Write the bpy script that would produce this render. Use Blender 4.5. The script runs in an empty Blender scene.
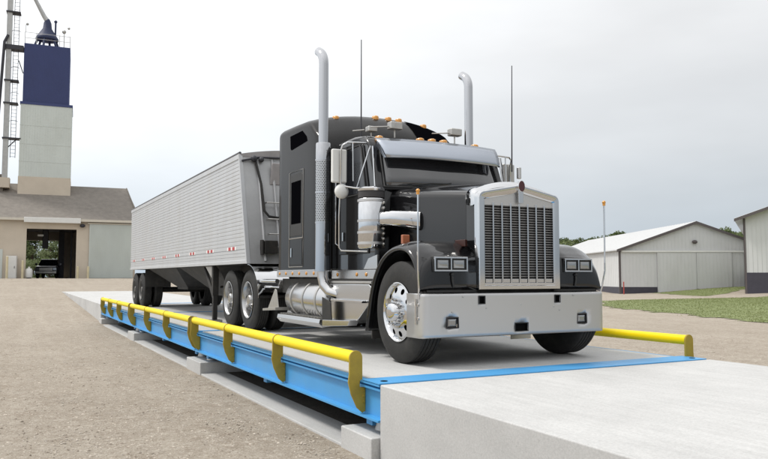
import bpy, bmesh, math, random
from mathutils import Vector, Matrix
random.seed(7)
scene = bpy.context.scene
COL = scene.collection
R = math.radians

# ------------------------------------------------------------------ camera
cam_data = bpy.data.cameras.new('camera')
cam = bpy.data.objects.new('camera', cam_data)
COL.objects.link(cam)
cam.location = (-2.9036, -5.6555, 0.9301)
YAW, PITCH = 0.4802, 0.0651
cam.rotation_euler = (math.pi / 2 + PITCH, 0, -YAW)
cam_data.sensor_width = 36
cam_data.lens = 723.768 / 768 * 36
cam_data.clip_start = 0.05
cam_data.clip_end = 3000
scene.camera = cam

# ------------------------------------------------------------------ sky + sun
SUN_DIR = Vector((-0.46, 0.30, 0.84)).normalized()      # towards the sun
world = bpy.data.worlds.new('World')
scene.world = world
world.use_nodes = True
nt = world.node_tree
for n in list(nt.nodes):
    nt.nodes.remove(n)
def wn(t, **kw):
    n = nt.nodes.new(t)
    for k, v in kw.items():
        setattr(n, k, v)
    return n
sky = wn('ShaderNodeTexSky', sky_type='NISHITA', sun_disc=False)
sky.sun_elevation = math.asin(SUN_DIR.z)
sky.sun_rotation = math.atan2(SUN_DIR.x, SUN_DIR.y)
sky.air_density = 1.2
sky.dust_density = 2.5
bg_sky = wn('ShaderNodeBackground'); bg_sky.inputs['Strength'].default_value = 0.065
nt.links.new(sky.outputs[0], bg_sky.inputs['Color'])
tc = wn('ShaderNodeTexCoord')
sep = wn('ShaderNodeSeparateXYZ'); nt.links.new(tc.outputs['Generated'], sep.inputs[0])
ramp = wn('ShaderNodeValToRGB')
els = ramp.color_ramp.elements
els[0].position = 0.0; els[0].color = (0.56, 0.66, 0.76, 1)
els[1].position = 1.0; els[1].color = (1.0, 1.0, 1.0, 1)
for p, c in ((0.08, (0.69, 0.755, 0.82, 1)), (0.17, (0.83, 0.86, 0.89, 1)), (0.30, (0.90, 0.91, 0.92, 1))):
    e = els.new(p); e.color = c
nt.links.new(sep.outputs['Z'], ramp.inputs[0])
mp = wn('ShaderNodeMapping'); mp.inputs['Scale'].default_value = (1, 1, 3.2)
nt.links.new(tc.outputs['Generated'], mp.inputs[0])
noi = wn('ShaderNodeTexNoise'); noi.inputs['Scale'].default_value = 2.3; noi.inputs['Detail'].default_value = 6
noi.inputs['Roughness'].default_value = 0.48
nt.links.new(mp.outputs[0], noi.inputs['Vector'])
nmap = wn('ShaderNodeMapRange'); nmap.inputs[1].default_value = 0.3; nmap.inputs[2].default_value = 0.72
nmap.inputs[3].default_value = 0.91; nmap.inputs[4].default_value = 1.10
nt.links.new(noi.outputs[0], nmap.inputs[0])
dot = wn('ShaderNodeVectorMath', operation='DOT_PRODUCT'); dot.inputs[1].default_value = SUN_DIR
nt.links.new(tc.outputs['Generated'], dot.inputs[0])
dmap = wn('ShaderNodeMapRange'); dmap.inputs[1].default_value = -0.6; dmap.inputs[2].default_value = 1.0
dmap.inputs[3].default_value = 0.36; dmap.inputs[4].default_value = 1.08
nt.links.new(dot.outputs['Value'], dmap.inputs[0])
mul = wn('ShaderNodeMath', operation='MULTIPLY')
nt.links.new(nmap.outputs[0], mul.inputs[0]); nt.links.new(dmap.outputs[0], mul.inputs[1])
bg_cl = wn('ShaderNodeBackground')
nt.links.new(ramp.outputs[0], bg_cl.inputs['Color']); nt.links.new(mul.outputs[0], bg_cl.inputs['Strength'])
mixw = wn('ShaderNodeMixShader'); mixw.inputs[0].default_value = 0.92
nt.links.new(bg_sky.outputs[0], mixw.inputs[1]); nt.links.new(bg_cl.outputs[0], mixw.inputs[2])
outw = wn('ShaderNodeOutputWorld'); nt.links.new(mixw.outputs[0], outw.inputs[0])

sun_data = bpy.data.lights.new('sun', 'SUN')
sun_data.energy = 1.5
sun_data.angle = R(11)
sun_data.color = (1.0, 0.965, 0.91)
sun = bpy.data.objects.new('sun', sun_data)
COL.objects.link(sun)
sun.location = (-20, 5, 30)
sun.rotation_euler = SUN_DIR.to_track_quat('Z', 'Y').to_euler()

vs = scene.view_settings
vs.view_transform = 'Standard'; vs.look = 'None'; vs.exposure = 0.63; vs.gamma = 1.0
vs.use_curve_mapping = False
scene.cycles.use_denoising = True
scene.cycles.max_bounces = 8
scene.cycles.glossy_bounces = 5
scene.cycles.caustics_reflective = False
scene.cycles.caustics_refractive = False

# ------------------------------------------------------------------ materials
MATS = {}
def mat(name, color, rough=0.5, metal=0.0, coat=0.0, var=0.0, vscale=3.0, bump=0.0, bscale=40.0,
        rvar=0.0, spec=0.5, emit=None, dirt=None, dirt_amt=0.0, dscale=1.2, stretch=(1, 1, 1), trans=0.0, coord='Object'):
    m = bpy.data.materials.new(name)
    m.use_nodes = True
    t = m.node_tree
    b = t.nodes['Principled BSDF']
    b.inputs['Base Color'].default_value = (*color, 1)
    b.inputs['Roughness'].default_value = rough
    b.inputs['Metallic'].default_value = metal
    b.inputs['Specular IOR Level'].default_value = spec
    b.inputs['Coat Weight'].default_value = coat
    b.inputs['Coat Roughness'].default_value = 0.04
    if trans:
        b.inputs['Transmission Weight'].default_value = trans
    if emit:
        b.inputs['Emission Color'].default_value = (*emit[0], 1)
        b.inputs['Emission Strength'].default_value = emit[1]
    L = t.links
    def nn(ty): return t.nodes.new(ty)
    tcn = mpn = None
    if var or bump or rvar or dirt_amt:
        tcn = nn('ShaderNodeTexCoord'); mpn = nn('ShaderNodeMapping'); mpn.inputs['Scale'].default_value = stretch
        L.new(tcn.outputs[coord], mpn.inputs[0])
    src = None
    if var:
        n1 = nn('ShaderNodeTexNoise'); n1.inputs['Scale'].default_value = vscale; n1.inputs['Detail'].default_value = 7
        n1.inputs['Roughness'].default_value = 0.6
        L.new(mpn.outputs[0], n1.inputs['Vector'])
        mr = nn('ShaderNodeMapRange'); mr.inputs[1].default_value = 0.3; mr.inputs[2].default_value = 0.7
        mr.inputs[3].default_value = 1 - var; mr.inputs[4].default_value = 1 + var
        L.new(n1.outputs[0], mr.inputs[0])
        mx = nn('ShaderNodeVectorMath'); mx.operation = 'SCALE'; mx.inputs[0].default_value = color
        L.new(mr.outputs[0], mx.inputs['Scale'])
        src = mx.outputs[0]
    if dirt_amt:
        n2 = nn('ShaderNodeTexNoise'); n2.inputs['Scale'].default_value = dscale; n2.inputs['Detail'].default_value = 8
        n2.inputs['Roughness'].default_value = 0.68
        L.new(mpn.outputs[0], n2.inputs['Vector'])
        r2 = nn('ShaderNodeMapRange'); r2.inputs[1].default_value = 0.5; r2.inputs[2].default_value = 0.75
        r2.inputs[4].default_value = dirt_amt
        L.new(n2.outputs[0], r2.inputs[0])
        mc = nn('ShaderNodeMix'); mc.data_type = 'RGBA'
        L.new(r2.outputs[0], mc.inputs[0])
        if src: L.new(src, mc.inputs[6])
        else: mc.inputs[6].default_value = (*color, 1)
        mc.inputs[7].default_value = (*dirt, 1)
        src = mc.outputs[2]
    if src: L.new(src, b.inputs['Base Color'])
    if rvar:
        n3 = nn('ShaderNodeTexNoise'); n3.inputs['Scale'].default_value = 6; n3.inputs['Detail'].default_value = 6
        L.new(mpn.outputs[0], n3.inputs['Vector'])
        r3 = nn('ShaderNodeMapRange'); r3.inputs[1].default_value = 0.3; r3.inputs[2].default_value = 0.75
        r3.inputs[3].default_value = max(0.02, rough - rvar); r3.inputs[4].default_value = rough + rvar
        L.new(n3.outputs[0], r3.inputs[0]); L.new(r3.outputs[0], b.inputs['Roughness'])
    if bump:
        n4 = nn('ShaderNodeTexNoise'); n4.inputs['Scale'].default_value = bscale; n4.inputs['Detail'].default_value = 5
        L.new(mpn.outputs[0], n4.inputs['Vector'])
        bp = nn('ShaderNodeBump'); bp.inputs['Strength'].default_value = bump; bp.inputs['Distance'].default_value = 0.02
        L.new(n4.outputs[0], bp.inputs['Height']); L.new(bp.outputs[0], b.inputs['Normal'])
    MATS[name] = m
    return m

mat('black_paint', (0.011, 0.0105, 0.0105), 0.4, coat=0.34, spec=0.05)
mat('black_gloss', (0.008, 0.008, 0.009), 0.3, coat=1.0, spec=0.1)
mat('black_satin', (0.02, 0.02, 0.02), 0.55, var=0.2)
mat('chassis', (0.018, 0.017, 0.016), 0.7, var=0.35, dirt=(0.10, 0.085, 0.07), dirt_amt=0.35, dscale=4)
mat('chrome', (0.62, 0.625, 0.635), 0.09, 1.0)
mat('stack_chrome', (0.47, 0.475, 0.49), 0.05, 1.0)
mat('bumper_steel', (0.57, 0.565, 0.56), 0.42, 1.0)
mat('visor_steel', (0.40, 0.43, 0.48), 0.27, 1.0)
mat('aluminium', (0.55, 0.55, 0.55), 0.22, 1.0)
mat('dull_aluminium', (0.50, 0.49, 0.47), 0.45, 1.0, rvar=0.1, dirt=(0.14, 0.12, 0.10), dirt_amt=0.45, dscale=3)
mat('wheel_alloy', (0.44, 0.44, 0.44), 0.28, 1.0, dirt=(0.2, 0.18, 0.16), dirt_amt=0.5, dscale=5)
mat('wheel_shaded', (0.10, 0.098, 0.095), 0.5, 0.3, dirt=(0.07, 0.06, 0.05), dirt_amt=0.5, dscale=5)  # trailer rims: shade under the trailer put into the colour, dirt on top
mat('rubber', (0.015, 0.0148, 0.0145), 0.75, var=0.25, vscale=9, dirt=(0.07, 0.062, 0.052), dirt_amt=0.30, dscale=7)
mat('glass', (0.012, 0.013, 0.016), 0.05, spec=0.55)
mat('dark_glass', (0.003, 0.003, 0.004), 0.4, spec=0.0)
mat('windshield_glass', (0.02, 0.02, 0.022), 0.06, spec=0.9, coat=0.9)
mat('louver_grey', (0.20, 0.195, 0.19), 0.55, 0.2)
mat('lamp_glass', (0.30, 0.31, 0.32), 0.08, 0.6, coat=1.0)
mat('amber', (0.62, 0.27, 0.03), 0.22, coat=0.6)
mat('amber_dull', (0.36, 0.10, 0.03), 0.35, coat=0.3)
mat('dark_red', (0.055, 0.006, 0.008), 0.3, coat=0.3)
mat('marker_dark', (0.045, 0.014, 0.010), 0.4)
mat('tape_red', (0.42, 0.03, 0.035), 0.4)
mat('tape_white', (0.78, 0.77, 0.76), 0.4)
mat('grille_dark', (0.05, 0.047, 0.048), 0.5, 0.3)
mat('hole_black', (0.006, 0.006, 0.006), 0.8, spec=0.05)
mat('trailer_white', (0.49, 0.503, 0.52), 0.42, 0.15, var=0.05, vscale=1.5, dirt=(0.44, 0.43, 0.41), dirt_amt=0.5, dscale=1.1, stretch=(1, 2.0, 0.5))
mat('trailer_nose', (0.42, 0.425, 0.43), 0.45, 0.35, var=0.08, dirt=(0.25, 0.24, 0.22), dirt_amt=0.4)
mat('tarp', (0.09, 0.09, 0.10), 0.6, var=0.15)
mat('tarp_light', (0.36, 0.34, 0.34), 0.7, var=0.15)
mat('blue_steel', (0.065, 0.31, 0.62), 0.42, var=0.05, vscale=2, dirt=(0.12, 0.30, 0.48), dirt_amt=0.4, dscale=2.5, bump=0.02, bscale=60)
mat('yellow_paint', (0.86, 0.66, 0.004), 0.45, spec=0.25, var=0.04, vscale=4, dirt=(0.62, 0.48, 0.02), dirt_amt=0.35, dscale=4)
mat('yellow_shaded', (0.37, 0.27, 0.045), 0.6, spec=0.2, var=0.08, vscale=9, dirt=(0.25, 0.18, 0.055), dirt_amt=0.5, dscale=8)  # rail yellow with the shade on the posts mixed in, plus dirt
mat('roof_shingle', (0.20, 0.18, 0.158), 0.9, var=0.14, vscale=2.2, bump=0.6, bscale=6)
mat('tan_wall', (0.58, 0.51, 0.42), 0.8, var=0.05, vscale=0.8, dirt=(0.47, 0.41, 0.33), dirt_amt=0.4, dscale=0.5, bump=0.1, bscale=20)
mat('tan_trim', (0.62, 0.58, 0.50), 0.7, var=0.04)
mat('silo_white', (0.60, 0.64, 0.61), 0.5, 0.1, var=0.05, vscale=0.7, dirt=(0.50, 0.53, 0.48), dirt_amt=0.4, dscale=0.5, stretch=(1, 1, 0.4))
mat('tower_blue', (0.035, 0.05, 0.155), 0.55, var=0.06, vscale=0.8)
mat('tower_blue_dark', (0.02, 0.03, 0.085), 0.6, var=0.1)
mat('galvanised', (0.45, 0.45, 0.44), 0.45, 0.6, var=0.1)
mat('dark_steel', (0.035, 0.035, 0.045), 0.6, var=0.2)
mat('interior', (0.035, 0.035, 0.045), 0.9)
mat('barn_white', (0.60, 0.605, 0.605), 0.5, var=0.03, vscale=0.8, dirt=(0.51, 0.505, 0.495), dirt_amt=0.45, dscale=0.35, stretch=(1, 1, 0.5))
mat('barn_roof', (0.56, 0.565, 0.565), 0.40, 0.1, var=0.03, vscale=0.8)
mat('barn_dark', (0.045, 0.042, 0.058), 0.6, var=0.1)
mat('barn_trim', (0.10, 0.085, 0.085), 0.6)
mat('bollard', (0.66, 0.58, 0.38), 0.6, var=0.08)
mat('white_plain', (0.72, 0.72, 0.70), 0.5, var=0.04)
mat('bark', (0.09, 0.07, 0.05), 0.9, var=0.3)
mat('car_paint', (0.02, 0.02, 0.025), 0.3, coat=0.8)
mat('red_paint', (0.38, 0.05, 0.04), 0.5)

def concrete(name, color, amt=1.0):
    m = bpy.data.materials.new(name); m.use_nodes = True
    t = m.node_tree; b = t.nodes['Principled BSDF']; L = t.links
    b.inputs['Roughness'].default_value = 0.85
    g = t.nodes.new('ShaderNodeNewGeometry')
    def noise(s, d, ro, st=(1, 1, 1)):
        mm = t.nodes.new('ShaderNodeMapping'); mm.inputs['Scale'].default_value = st
        L.new(g.outputs['Position'], mm.inputs[0])
        n = t.nodes.new('ShaderNodeTexNoise'); n.inputs['Scale'].default_value = s; n.inputs['Detail'].default_value = d
        n.inputs['Roughness'].default_value = ro; L.new(mm.outputs[0], n.inputs['Vector']); return n.outputs[0]
    def mr(i, a, b_, c, d):
        n = t.nodes.new('ShaderNodeMapRange'); n.inputs[1].default_value = a; n.inputs[2].default_value = b_
        n.inputs[3].default_value = c; n.inputs[4].default_value = d; L.new(i, n.inputs[0]); return n.outputs[0]
    def mu(a, b_):
        n = t.nodes.new('ShaderNodeMath'); n.operation = 'MULTIPLY'; L.new(a, n.inputs[0]); L.new(b_, n.inputs[1]); return n.outputs[0]
    big = mr(noise(0.9, 7, 0.68), 0.3, 0.7, 1 - 0.12 * amt, 1 + 0.06 * amt)
    streak = mr(noise(3.0, 6, 0.65, (4.5, 0.30, 1)), 0.3, 0.7, 1 - 0.08 * amt, 1 + 0.04 * amt)
    fine = mr(noise(55, 6, 0.8), 0.30, 0.70, 1 - 0.17 * amt, 1 + 0.13 * amt)
    pits = mr(noise(38, 2, 0.5), 0.25, 0.34, 1 - 0.18 * amt, 1.0)
    s = mu(mu(big, streak), mu(fine, pits))
    v = t.nodes.new('ShaderNodeVectorMath'); v.operation = 'SCALE'; v.inputs[0].default_value = color
    L.new(s, v.inputs['Scale']); L.new(v.outputs[0], b.inputs['Base Color'])
    bp = t.nodes.new('ShaderNodeBump'); bp.inputs['Strength'].default_value = 0.35; bp.inputs['Distance'].default_value = 0.004
    L.new(noise(120, 5, 0.7), bp.inputs['Height']); L.new(bp.outputs[0], b.inputs['Normal'])
    MATS[name] = m
concrete('concrete', (0.50, 0.498, 0.49))
concrete('concrete_deck', (0.49, 0.49, 0.485), 0.9)

def gravel(name):
    m = bpy.data.materials.new(name); m.use_nodes = True
    t = m.node_tree; b = t.nodes['Principled BSDF']; L = t.links
    b.inputs['Roughness'].default_value = 0.95; b.inputs['Specular IOR Level'].default_value = 0.15
    g = t.nodes.new('ShaderNodeNewGeometry')
    def noise(s, d, ro, st=(1, 1, 1), rot=0):
        mm = t.nodes.new('ShaderNodeMapping'); mm.inputs['Scale'].default_value = st; mm.inputs['Rotation'].default_value = (0, 0, rot)
        L.new(g.outputs['Position'], mm.inputs[0])
        n = t.nodes.new('ShaderNodeTexNoise'); n.inputs['Scale'].default_value = s; n.inputs['Detail'].default_value = d
        n.inputs['Roughness'].default_value = ro; L.new(mm.outputs[0], n.inputs['Vector']); return n.outputs[0]
    def mix(f, a, bb, isA=False):
        n = t.nodes.new('ShaderNodeMix'); n.data_type = 'RGBA'; L.new(f, n.inputs[0])
        if isA: L.new(a, n.inputs[6])
        else: n.inputs[6].default_value = (*a, 1)
        n.inputs[7].default_value = (*bb, 1); return n.outputs[2]
    def mr(i, a, b_, c=0, d=1):
        n = t.nodes.new('ShaderNodeMapRange'); n.inputs[1].default_value = a; n.inputs[2].default_value = b_
        n.inputs[3].default_value = c; n.inputs[4].default_value = d; L.new(i, n.inputs[0]); return n.outputs[0]
    c = mix(mr(noise(0.35, 6, 0.6), 0.35, 0.68), (0.305, 0.264, 0.214), (0.362, 0.319, 0.264))
    c = mix(mr(noise(0.8, 5, 0.6, (3.0, 0.16, 1), 0.25), 0.47, 0.72, 0, 0.5), c, (0.43, 0.382, 0.318), True)
    c = mix(mr(noise(0.5, 4, 0.55, (2.6, 0.12, 1), 0.12), 0.56, 0.72, 0, 0.45), c, (0.27, 0.226, 0.177), True)
    c = mix(mr(noise(2.6, 9, 0.85), 0.50, 0.62, 0, 0.70), c, (0.23, 0.185, 0.14), True)
    c = mix(mr(noise(9, 8, 0.9), 0.51, 0.60, 0, 0.75), c, (0.185, 0.148, 0.112), True)
    c = mix(mr(noise(8, 8, 0.9, (1.0, 1.2, 1), 1.7), 0.52, 0.62, 0, 0.65), c, (0.55, 0.50, 0.43), True)
    c = mix(mr(noise(75, 5, 0.8), 0.52, 0.66, 0, 0.75), c, (0.16, 0.128, 0.098), True)
    c = mix(mr(noise(50, 5, 0.8, (1.0, 1.2, 1), 0.7), 0.52, 0.66, 0, 0.80), c, (0.62, 0.57, 0.50), True)
    L.new(c, b.inputs['Base Color'])
    bp = t.nodes.new('ShaderNodeBump'); bp.inputs['Strength'].default_value = 0.8; bp.inputs['Distance'].default_value = 0.02
    L.new(noise(55, 6, 0.75), bp.inputs['Height']); L.new(bp.outputs[0], b.inputs['Normal'])
    MATS[name] = m
gravel('gravel')
mat('under_deck_shade', (0.06, 0.05, 0.04), 0.95, var=0.3, vscale=4, bump=0.5, bscale=30)  # dark tone carries the shade under the scale deck
mat('stone', (0.44, 0.39, 0.33), 0.9, var=0.45, vscale=7)
mat('stone_dark', (0.19, 0.155, 0.12), 0.9, var=0.3, vscale=5)
mat('lawn', (0.175, 0.205, 0.08), 0.95, var=0.16, vscale=1.5, dirt=(0.20, 0.20, 0.10), dirt_amt=0.5, dscale=0.5)

def leafmat(name, c1, c2):
    m = bpy.data.materials.new(name); m.use_nodes = True
    t = m.node_tree; b = t.nodes['Principled BSDF']; L = t.links
    b.inputs['Roughness'].default_value = 0.6; b.inputs['Specular IOR Level'].default_value = 0.2
    g = t.nodes.new('ShaderNodeNewGeometry')
    n = t.nodes.new('ShaderNodeTexNoise'); n.inputs['Scale'].default_value = 2.3; n.inputs['Detail'].default_value = 5
    L.new(g.outputs['Position'], n.inputs['Vector'])
    r = t.nodes.new('ShaderNodeMapRange'); r.inputs[1].default_value = 0.32; r.inputs[2].default_value = 0.68
    L.new(n.outputs[0], r.inputs[0])
    x = t.nodes.new('ShaderNodeMix'); x.data_type = 'RGBA'; L.new(r.outputs[0], x.inputs[0])
    x.inputs[6].default_value = (*c1, 1); x.inputs[7].default_value = (*c2, 1)
    L.new(x.outputs[2], b.inputs['Base Color'])
    tr = t.nodes.new('ShaderNodeBsdfTranslucent'); L.new(x.outputs[2], tr.inputs[0])
    ms = t.nodes.new('ShaderNodeMixShader'); ms.inputs[0].default_value = 0.3
    L.new(b.outputs[0], ms.inputs[1]); L.new(tr.outputs[0], ms.inputs[2])
    L.new(ms.outputs[0], t.nodes['Material Output'].inputs[0])
    MATS[name] = m
leafmat('grass_blade', (0.18, 0.215, 0.08), (0.245, 0.27, 0.115))
leafmat('leaf', (0.11, 0.145, 0.06), (0.19, 0.225, 0.10))
leafmat('leaf_dark', (0.085, 0.12, 0.05), (0.15, 0.185, 0.08))

def perforated(name):
    # punched heat-shield sheet: rows of slots
    m = bpy.data.materials.new(name); m.use_nodes = True
    t = m.node_tree; b = t.nodes['Principled BSDF']; L = t.links
    b.inputs['Metallic'].default_value = 1.0; b.inputs['Roughness'].default_value = 0.22
    tcn = t.nodes.new('ShaderNodeTexCoord')
    br = t.nodes.new('ShaderNodeTexBrick')
    br.inputs['Scale'].default_value = 1.0; br.inputs['Brick Width'].default_value = 0.034; br.inputs['Row Height'].default_value = 0.024
    br.inputs['Mortar Size'].default_value = 0.0065; br.inputs['Mortar Smooth'].default_value = 0.1
    br.inputs['Color1'].default_value = (0.06, 0.06, 0.06, 1); br.inputs['Color2'].default_value = (0.10, 0.10, 0.10, 1)
    br.inputs['Mortar'].default_value = (0.52, 0.52, 0.52, 1)
    s = t.nodes.new('ShaderNodeSeparateXYZ'); L.new(tcn.outputs['Object'], s.inputs[0])
    at = t.nodes.new('ShaderNodeMath'); at.operation = 'ARCTAN2'; L.new(s.outputs['Y'], at.inputs[0]); L.new(s.outputs['X'], at.inputs[1])
    sc = t.nodes.new('ShaderNodeMath'); sc.operation = 'MULTIPLY'; sc.inputs[1].default_value = 0.105; L.new(at.outputs[0], sc.inputs[0])
    cb = t.nodes.new('ShaderNodeCombineXYZ'); L.new(sc.outputs[0], cb.inputs[0]); L.new(s.outputs['Z'], cb.inputs[1])
    L.new(cb.outputs[0], br.inputs['Vector']); L.new(br.outputs['Color'], b.inputs['Base Color'])
    MATS[name] = m
perforated('perforated')

# ------------------------------------------------------------------ mesh builder
class MB:
    def __init__(s): s.v = []; s.f = []
    def add(s, vs_, fs):
        o = len(s.v); s.v += [tuple(v) for v in vs_]; s.f += [tuple(i + o for i in f) for f in fs]; return s
    def box(s, x0, x1, y0, y1, z0, z1):
        v = [(x0, y0, z0), (x1, y0, z0), (x1, y1, z0), (x0, y1, z0), (x0, y0, z1), (x1, y0, z1), (x1, y1, z1), (x0, y1, z1)]
        return s.add(v, [(0, 3, 2, 1), (4, 5, 6, 7), (0, 1, 5, 4), (1, 2, 6, 5), (2, 3, 7, 6), (3, 0, 4, 7)])
    def frame(s, p, q):
        a = (Vector(q) - Vector(p)).normalized()
        t = Vector((0, 0, 1)) if abs(a.z) < 0.9 else Vector((1, 0, 0))
        u = a.cross(t).normalized(); w = a.cross(u).normalized()
        return a, u, w
    def cyl(s, p, q, r0, r1=None, n=16, caps=True):
        r1 = r0 if r1 is None else r1
        p, q = Vector(p), Vector(q); a, u, w = s.frame(p, q)
        vs_ = []
        for c, r in ((p, r0), (q, r1)):
            for i in range(n):
                t = 2 * math.pi * i / n; vs_.append(c + u * math.cos(t) * r + w * math.sin(t) * r)
        fs = [(i, n + i, n + (i + 1) % n, (i + 1) % n) for i in range(n)]
        if caps: fs += [tuple(range(n)), tuple(range(2 * n - 1, n - 1, -1))]
        return s.add(vs_, fs)
    def tube(s, pts, r, n=8, caps=True):
        pts = [Vector(p) for p in pts]; rings = []
        rs = r if isinstance(r, (list, tuple)) else [r] * len(pts)
        u = None
        for i, p in enumerate(pts):
            d = (pts[min(i + 1, len(pts) - 1)] - pts[max(i - 1, 0)]).normalized()
            if u is None:
                t = Vector((0, 0, 1)) if abs(d.z) < 0.9 else Vector((1, 0, 0)); u = d.cross(t).normalized()
            else: u = (u - d * u.dot(d)).normalized()
            w = d.cross(u)
            rings.append([p + u * math.cos(2 * math.pi * k / n) * rs[i] + w * math.sin(2 * math.pi * k / n) * rs[i] for k in range(n)])
        return s.loft(rings, caps=caps)
    def loft(s, rings, closed=True, caps=True):
        n = len(rings[0]); vs_ = [v for r in rings for v in r]; fs = []
        for j in range(len(rings) - 1):
            for i in range(n if closed else n - 1):
                a = j * n + i; b = j * n + (i + 1) % n
                fs.append((a, b, b + n, a + n))
        if caps and closed:
            fs.append(tuple(range(n - 1, -1, -1))); o = (len(rings) - 1) * n; fs.append(tuple(o + i for i in range(n)))
        return s.add(vs_, fs)
    def lathe(s, prof, origin=(0, 0, 0), axis='x', n=40, sign=1):
        rings = []
        o = Vector(origin)
        for a, r in prof:
            ring = []
            for i in range(n):
                t = 2 * math.pi * i / n; c, sn = math.cos(t) * r, math.sin(t) * r
                ring.append(o + {'x': Vector((a, c, sn)), 'y': Vector((sn, a, c)), 'z': Vector((c, sn, a))}[axis])
            rings.append(ring)
        return s.loft(rings, caps=False)
    def prism(s, pts, axis, a0, a1):
        def m(p, a):
            return {'x': (a, p[0], p[1]), 'y': (p[0], a, p[1]), 'z': (p[0], p[1], a)}[axis]
        n = len(pts)
        vs_ = [m(p, a0) for p in pts] + [m(p, a1) for p in pts]
        return s.add(vs_, [tuple(range(n)), tuple(range(2 * n - 1, n - 1, -1))] + [(i, i + n, (i + 1) % n + n, (i + 1) % n) for i in range(n)])
    def sphere(s, c, r, n=14, m=9, sc=(1, 1, 1)):
        c = Vector(c); rings = []
        for j in range(m + 1):
            t = math.pi * j / m
            rr = max(math.sin(t), 1e-3)
            rings.append([c + Vector((math.cos(2 * math.pi * i / n) * rr * r * sc[0], math.sin(2 * math.pi * i / n) * rr * r * sc[1], math.cos(t) * r * sc[2])) for i in range(n)])
        return s.loft(rings, caps=False)
    def mirror(s, xc):
        m = MB(); m.v = [(2 * xc - v[0], v[1], v[2]) for v in s.v]; m.f = [tuple(reversed(f)) for f in s.f]; return m
    def build(s, name, material, parent=None, off=None, smooth=35, bevel=0.0, bseg=2, kind=None):
        me = bpy.data.meshes.new(name)
        if off is None:
            off = Vector((0, 0, 0))
            if parent is not None: off = root_of(parent)
        off = Vector(off)
        me.from_pydata([tuple(Vector(v) - off) for v in s.v], [], s.f)
        bm = bmesh.new(); bm.from_mesh(me)
        bmesh.ops.remove_doubles(bm, verts=bm.verts, dist=1e-5)
        bmesh.ops.recalc_face_normals(bm, faces=bm.faces)
        bm.to_mesh(me); bm.free()
        if smooth:
            for p in me.polygons: p.use_smooth = True
            me.set_sharp_from_angle(angle=R(smooth))
        me.materials.append(MATS[material])
        o = bpy.data.objects.new(name, me); COL.objects.link(o)
        o.parent = parent
        if bevel:
            b = o.modifiers.new('bevel', 'BEVEL'); b.width = bevel; b.segments = bseg; b.limit_method = 'ANGLE'; b.angle_limit = R(40)
            b.harden_normals = True
        if kind: o['kind'] = kind
        return o
ROOTS = {}
def root_of(p):
    while p.parent is not None:
        if p.get('_base') is not None: break
        p = p.parent
    return Vector(ROOTS.get(p.name, (0, 0, 0)))
def thing(name, label, cat, loc=(0, 0, 0), rz=0.0, group=None):
    o = bpy.data.objects.new(name, None); COL.objects.link(o)
    o.empty_display_size = 0.3; o.location = loc; o.rotation_euler = (0, 0, rz)
    o['label'] = label; o['category'] = cat
    if group: o['group'] = group
    if rz == 0.0: ROOTS[o.name] = tuple(loc)       # parts are then given in world coordinates
    return o
def tag(o, label, cat, group=None):
    o['label'] = label; o['category'] = cat
    if group: o['group'] = group
    return o
def struct(o, label=None):
    o['kind'] = 'structure'
    if label: o['label'] = label
    return o
def copy_tree(o, parent=None):
    c = o.copy(); COL.objects.link(c); c.parent = parent
    for ch in list(o.children): copy_tree(ch, c)
    return c
def sstep(a, b, x):
    t = min(1, max(0, (x - a) / (b - a))); return t * t * (3 - 2 * t)
def arc(c, r, a0, a1, n, plane='yz', const=0.0):
    out = []
    for i in range(n + 1):
        t = R(a0 + (a1 - a0) * i / n); out.append((c[0] + r * math.cos(t), c[1] + r * math.sin(t)))
    return out

# ------------------------------------------------------------------ terrain
GZ = -0.66
def gz(x, y):
    z = GZ
    rise = min(max(y - 19.0, 0) * 0.0335, 1.43)
    z += rise * (1 - sstep(9, 30, x))
    z += 0.12 * sstep(26, 40, math.hypot(x, y)) * sstep(9, 30, x)
    z += 0.62 * sstep(43.5, 53, x)
    return z
def axis_pts(segs):
    out = []
    for a, b, st in segs:
        n = max(1, round((b - a) / st)); out += [a + (b - a) * i / n for i in range(n)]
    out.append(segs[-1][1]); return out
xs = axis_pts([(-900, -120, 130), (-120, -16, 8), (-16, 12, 0.5), (12, 70, 1.5), (70, 160, 15), (160, 1100, 160)])
ys = axis_pts([(-700, -60, 120), (-60, -8, 6), (-8, 30, 0.5), (30, 76, 1.5), (76, 160, 14), (160, 1300, 160)])
mb = MB()
def wob(x, y):
    return (0.012 * math.sin(1.7 * x + 0.6 * y) * math.sin(0.9 * y - 0.4 * x) + 0.008 * math.sin(3.9 * x + 1.3) * math.sin(2.3 * y)) * (1 - sstep(-0.6, -0.1, x) * (1 - sstep(4.3, 4.9, x)))
mb.add([(x, y, gz(x, y) + wob(x, y)) for y in ys for x in xs],
       [(j * len(xs) + i, j * len(xs) + i + 1, (j + 1) * len(xs) + i + 1, (j + 1) * len(xs) + i) for j in range(len(ys) - 1) for i in range(len(xs) - 1)])
struct(mb.build('ground', 'gravel', smooth=80), 'tan gravel yard around the truck scale')

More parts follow.
